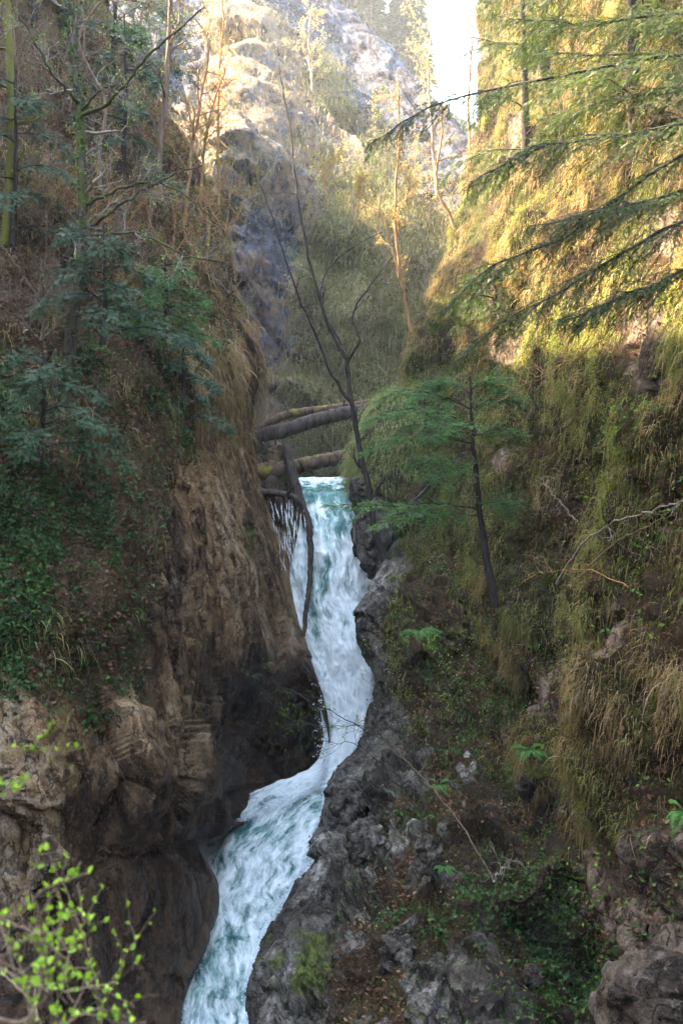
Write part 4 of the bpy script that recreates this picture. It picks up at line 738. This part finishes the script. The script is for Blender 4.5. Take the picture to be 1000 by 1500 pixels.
for j, (P, r, lb) in enumerate(BT):
    bare_tree('budding_branch', lb, 'branch', [(P, r, r*.3)], BARK, kids=8, L=.75, seed=140+j, up=.3, rmin=.0025, lv=3, k2=3, k3=2, leaf=BUDG, leafn=2, leafs=.028, group='budding twigs over the stream')
# ferns
def fern(px, py, Y, L, nf, label, seed, lean=(0, -1, 0)):
    c = pt(px, py, Y); root = thing('fern', label, 'fern', c, 'ferns on the rocks'); g = R(seed)
    for j in range(nf):
        a = 2*np.pi*j/nf+g.uniform(-.3, .3); d = norm(np.array([math.cos(a), math.sin(a)*.6, .5])+np.array(lean)*.6); l = L*g.uniform(.75, 1.1); t = np.linspace(0, 1, 26)[:, None]
        Q = c+d*l*t+np.array([0, 0, -1])*l*.55*t**2; T = norm(np.gradient(Q, axis=0)); S = norm(np.cross(T, [0, 0, 1.]))
        ii = np.arange(3, 26); pos = np.repeat(Q[ii], 2, 0); X = np.stack([S[ii]+T[ii]*.35, -S[ii]+T[ii]*.35], 1).reshape(-1, 3); sz = np.repeat(l*.2*np.sin(np.pi*(ii/26*.85+.12))**.8, 2)
        tm = (LEAF[0]*np.array([1, .34, 1]), LEAF[1])
        part('frond', [tubes(Q[None], np.linspace(.004, .001, 26)[None], 4), place(*tm, pos, X, np.tile([0, -.3, 1.], (len(pos), 1)), sz)], FERNM, root)
fern(612, 925, 12.4, .42, 7, 'bright green fern high on the right bank, the largest of them', 1)
fern(775, 1100, 10.4, .36, 6, 'fern beside the dark crevice under the hanging grass', 2)
fern(642, 1150, 10.6, .26, 6, 'small fern in the middle of the right bank', 3)
fern(650, 1270, 9.6, .2, 5, 'tiny fern among the stones below the forked sticks', 4)
fern(1000, 1190, 6.6, .3, 6, 'fern cut off by the right picture edge', 5)
fern(760, 585, 13, .3, 6, 'pale fern on the slope right of the sapling top', 6)
# stones on the bank
for j, (x, y, Y, r, lb) in enumerate([(535, 1240, 11.7, .26, 'light grey stone shoulder near the water edge'), (628, 1250, 10.3, .15, 'narrow grey stone left of the forked sticks'), (583, 1400, 9.3, .17, 'rounded grey stone at the bottom centre of the bank'), (770, 1155, 10.7, .1, 'pale stone by the fern at the crevice'), (780, 1430, 8.5, .08, 'pale small stone in the dark lower gully')]):
    boulder(x, y, Y+r*.9, (r, r, r*1.4), lb, 20+j, moss=.1, n=60, amp=2., wet=.3, group='stones on the right bank', name='stone', cat='stone')

# ---------------------------------------------------------------- leafy bush in the near left corner
def near_bush(label, stems, seed, mat, leafs, leafn, name='leafy_bush'):
    root = thing(name, label, 'bush', stems[0][0][0]); tw = []
    for j, (P, r0, r1) in enumerate(stems):
        Q, rr = limb(P, r0, r1, 26, 8, seed+j, .002); part('stem', [tubes(Q, rr, 8)], mat, root, True)
        A = sprout(Q, rr, 4, .22, 50, .15, seed=seed+10+j, up=.5, rmin=.0014); tw.append(A)
    part('crown', [tubes(*x, 5) for x in tw], mat, root, True); g = R(seed)
    P = np.concatenate([along(x[0], leafn, .3, seed)[0] for x in tw]+[np.repeat(resamp(s[0], 12)[4:], 1, 0) for s in stems]); P = np.repeat(P, 2, 0)
    part('foliage', [place(LEAF2[0], LEAF2[1], P+g.normal(0, .002, P.shape), g.normal(0, .6, P.shape)+[0, 0, .7], g.normal(0, .8, P.shape)+[0, -.6, .4], leafs*g.uniform(.35, 1.25, len(P)))], BUDN, root)
    return root
near_bush('tangled bush with fresh bright green leaves in the bottom left corner', [
    (path((130, 1560, 1.9), (160, 1450, 1.9), (185, 1400, 1.9), (228, 1335, 1.9)), .0026, .001), (path((150, 1560, 1.8), (140, 1440, 1.8), (110, 1340, 1.8), (70, 1245, 1.85)), .0026, .001), (path((-40, 1330, 1.7), (40, 1360, 1.7), (90, 1400, 1.75), (150, 1470, 1.8)), .003, .0015),
    (path((-40, 1400, 1.6), (20, 1430, 1.6), (90, 1450, 1.7), (170, 1440, 1.8)), .0025, .001), (path((60, 1560, 1.7), (85, 1460, 1.7), (110, 1380, 1.75), (150, 1300, 1.8)), .002, .001), (path((-30, 1460, 1.6), (30, 1380, 1.65), (90, 1390, 1.7), (150, 1350, 1.7)), .002, .001),
    (path((-60, 1300, 1.5), (20, 1340, 1.5), (70, 1300, 1.55), (130, 1280, 1.6)), .0025, .001), (path((-60, 1480, 1.4), (40, 1490, 1.45), (60, 1420, 1.5), (50, 1330, 1.5)), .003, .001), (path((20, 1560, 1.5), (90, 1500, 1.5), (140, 1480, 1.55), (190, 1490, 1.6)), .003, .001), (path((-60, 1380, 1.5), (10, 1400, 1.5), (50, 1370, 1.5), (120, 1390, 1.6)), .003, .001),
    (path((0, 1560, 1.6), (50, 1500, 1.6), (30, 1420, 1.65), (0, 1350, 1.7)), .0026, .001), (path((100, 1560, 2), (60, 1500, 2), (20, 1440, 2), (-30, 1410, 2)), .004, .002)], 5, BARKB, .0165, 2)
near_bush('thin green twig with opening buds entering from the left edge', [(path((-60, 1098, 1.8), (0, 1093, 1.8), (60, 1100, 1.8), (115, 1092, 1.8)), .0025, .001), (path((45, 1096, 1.8), (65, 1078, 1.8), (78, 1060, 1.8)), .0018, .0008)], 9, BARKY, .012, 0, 'budding_twig')
near_bush('pale twig with swelling buds under the green twig at the left edge', [(path((-60, 1150, 1.6), (0, 1148, 1.6), (30, 1145, 1.6)), .002, .001), (path((-60, 1170, 1.6), (0, 1168, 1.6), (25, 1158, 1.6), (38, 1140, 1.6)), .002, .001)], 12, BARKP, .016, 0, 'budding_twig')

# ---------------------------------------------------------------- far trees on the hill and the ridge
g = R(33)
nf = 0
for j in range(26):
    x = 290+j*13+g.uniform(-8, 8); ry = np.interp(x, [300, 440, 520, 590, 640, 720, 800], [-180, -70, 0, 95, 165, 190, 150]); dy = g.uniform(5, 70); Y = 96+g.uniform(-4, 4); h = g.uniform(6, 11)
    c = pt(x, ry+dy, Y); root = thing('far_tree', 'hazy tree on the far hill behind the ridge of the back cliff', 'tree', c, 'hazy trees on the far hill')
    part('trunk', [tubes(np.array([[c, c+[0, 0, h*.6], c+[0, 0, h]]]), np.array([[.22, .14, .04]]), 6)], BARKB, root)
    n = 700; t = g.uniform(.12, 1, n)**.8; a = g.uniform(0, 6.28, n); rad = (1-t)*h*.22*np.sqrt(g.uniform(.1, 1, n))+.15; P = c+np.stack([rad*np.cos(a), rad*np.sin(a), t*h-.25*rad], -1)
    part('crown', [place(*LEAF, P, np.stack([np.cos(a), np.sin(a), -.3+0*a], -1), np.tile([0, 0, 1.], (n, 1))+g.normal(0, .3, (n, 3)), g.uniform(.5, 1.1, n))], FARN, root)

# ---------------------------------------------------------------- light, air, camera
SUN_AZ, SUN_EL = radians(-75), radians(42.5)   # azimuth from straight ahead, left is negative
from mathutils import Vector
sd = Vector((math.sin(SUN_AZ)*math.cos(SUN_EL), math.cos(SUN_AZ)*math.cos(SUN_EL), math.sin(SUN_EL)))
l = bpy.data.lights.new('sun', 'SUN'); l.energy = 2.8; l.angle = radians(.5); l.color = (1, .87, .74)
lo = bpy.data.objects.new('sun', l); C.objects.link(lo); lo.rotation_euler = sd.to_track_quat('Z', 'Y').to_euler()
w = bpy.data.worlds.new('World'); bpy.context.scene.world = w; w.use_nodes = True; nt = w.node_tree
sk = nt.nodes.new('ShaderNodeTexSky'); sk.sky_type = 'NISHITA'; sk.sun_disc = False; sk.sun_elevation = SUN_EL; sk.sun_rotation = SUN_AZ
bg = nt.nodes['Background']; nt.links.new(sk.outputs[0], bg.inputs[0]); bg.inputs[1].default_value = .15
def box(a, b):
    V = np.array([[x, y, z] for x in (a[0], b[0]) for y in (a[1], b[1]) for z in (a[2], b[2])], float); return V, np.array([[0, 1, 3, 2], [4, 6, 7, 5], [0, 4, 5, 1], [2, 3, 7, 6], [0, 2, 6, 4], [1, 5, 7, 3]])
hz = bpy.data.materials.new('haze'); hz.use_nodes = True; hz.node_tree.nodes.clear(); ho = hz.node_tree.nodes.new('ShaderNodeOutputMaterial'); hv = hz.node_tree.nodes.new('ShaderNodeVolumePrincipled')
hv.inputs['Color'].default_value = (.86, .9, .97, 1); hv.inputs['Density'].default_value = .0007; hv.inputs['Anisotropy'].default_value = .1; hz.node_tree.links.new(hv.outputs[0], ho.inputs[1])
h = mesh('haze', [box((-95, -60, -20), (95, 150, 72))], hz); h['kind'] = 'stuff'
cd = bpy.data.cameras.new('camera'); cam = bpy.data.objects.new('camera', cd); C.objects.link(cam); cam.location = (0, 0, 0); cam.rotation_euler = (radians(90)-PITCH, 0, 0)
cd.sensor_fit = 'VERTICAL'; cd.sensor_height = 36; cd.lens = 36*F0/1500; cd.clip_start = .05; cd.clip_end = 1000
cd.dof.use_dof = True; cd.dof.focus_distance = 15; cd.dof.aperture_fstop = 3.5
sc = bpy.context.scene; sc.camera = cam
sc.view_settings.view_transform = 'Standard'; sc.view_settings.look = 'None'; sc.view_settings.gamma = 1; sc.view_settings.use_white_balance = True; sc.view_settings.white_balance_temperature = 8200; sc.view_settings.exposure = 4.6
cy = sc.cycles; cy.use_denoising = True; cy.max_bounces = 6; cy.diffuse_bounces = 3; cy.glossy_bounces = 2; cy.transmission_bounces = 4; cy.volume_bounces = 1; cy.transparent_max_bounces = 4; cy.sample_clamp_indirect = 4
try: cy.denoiser = 'OPENIMAGEDENOISE'
except Exception: pass
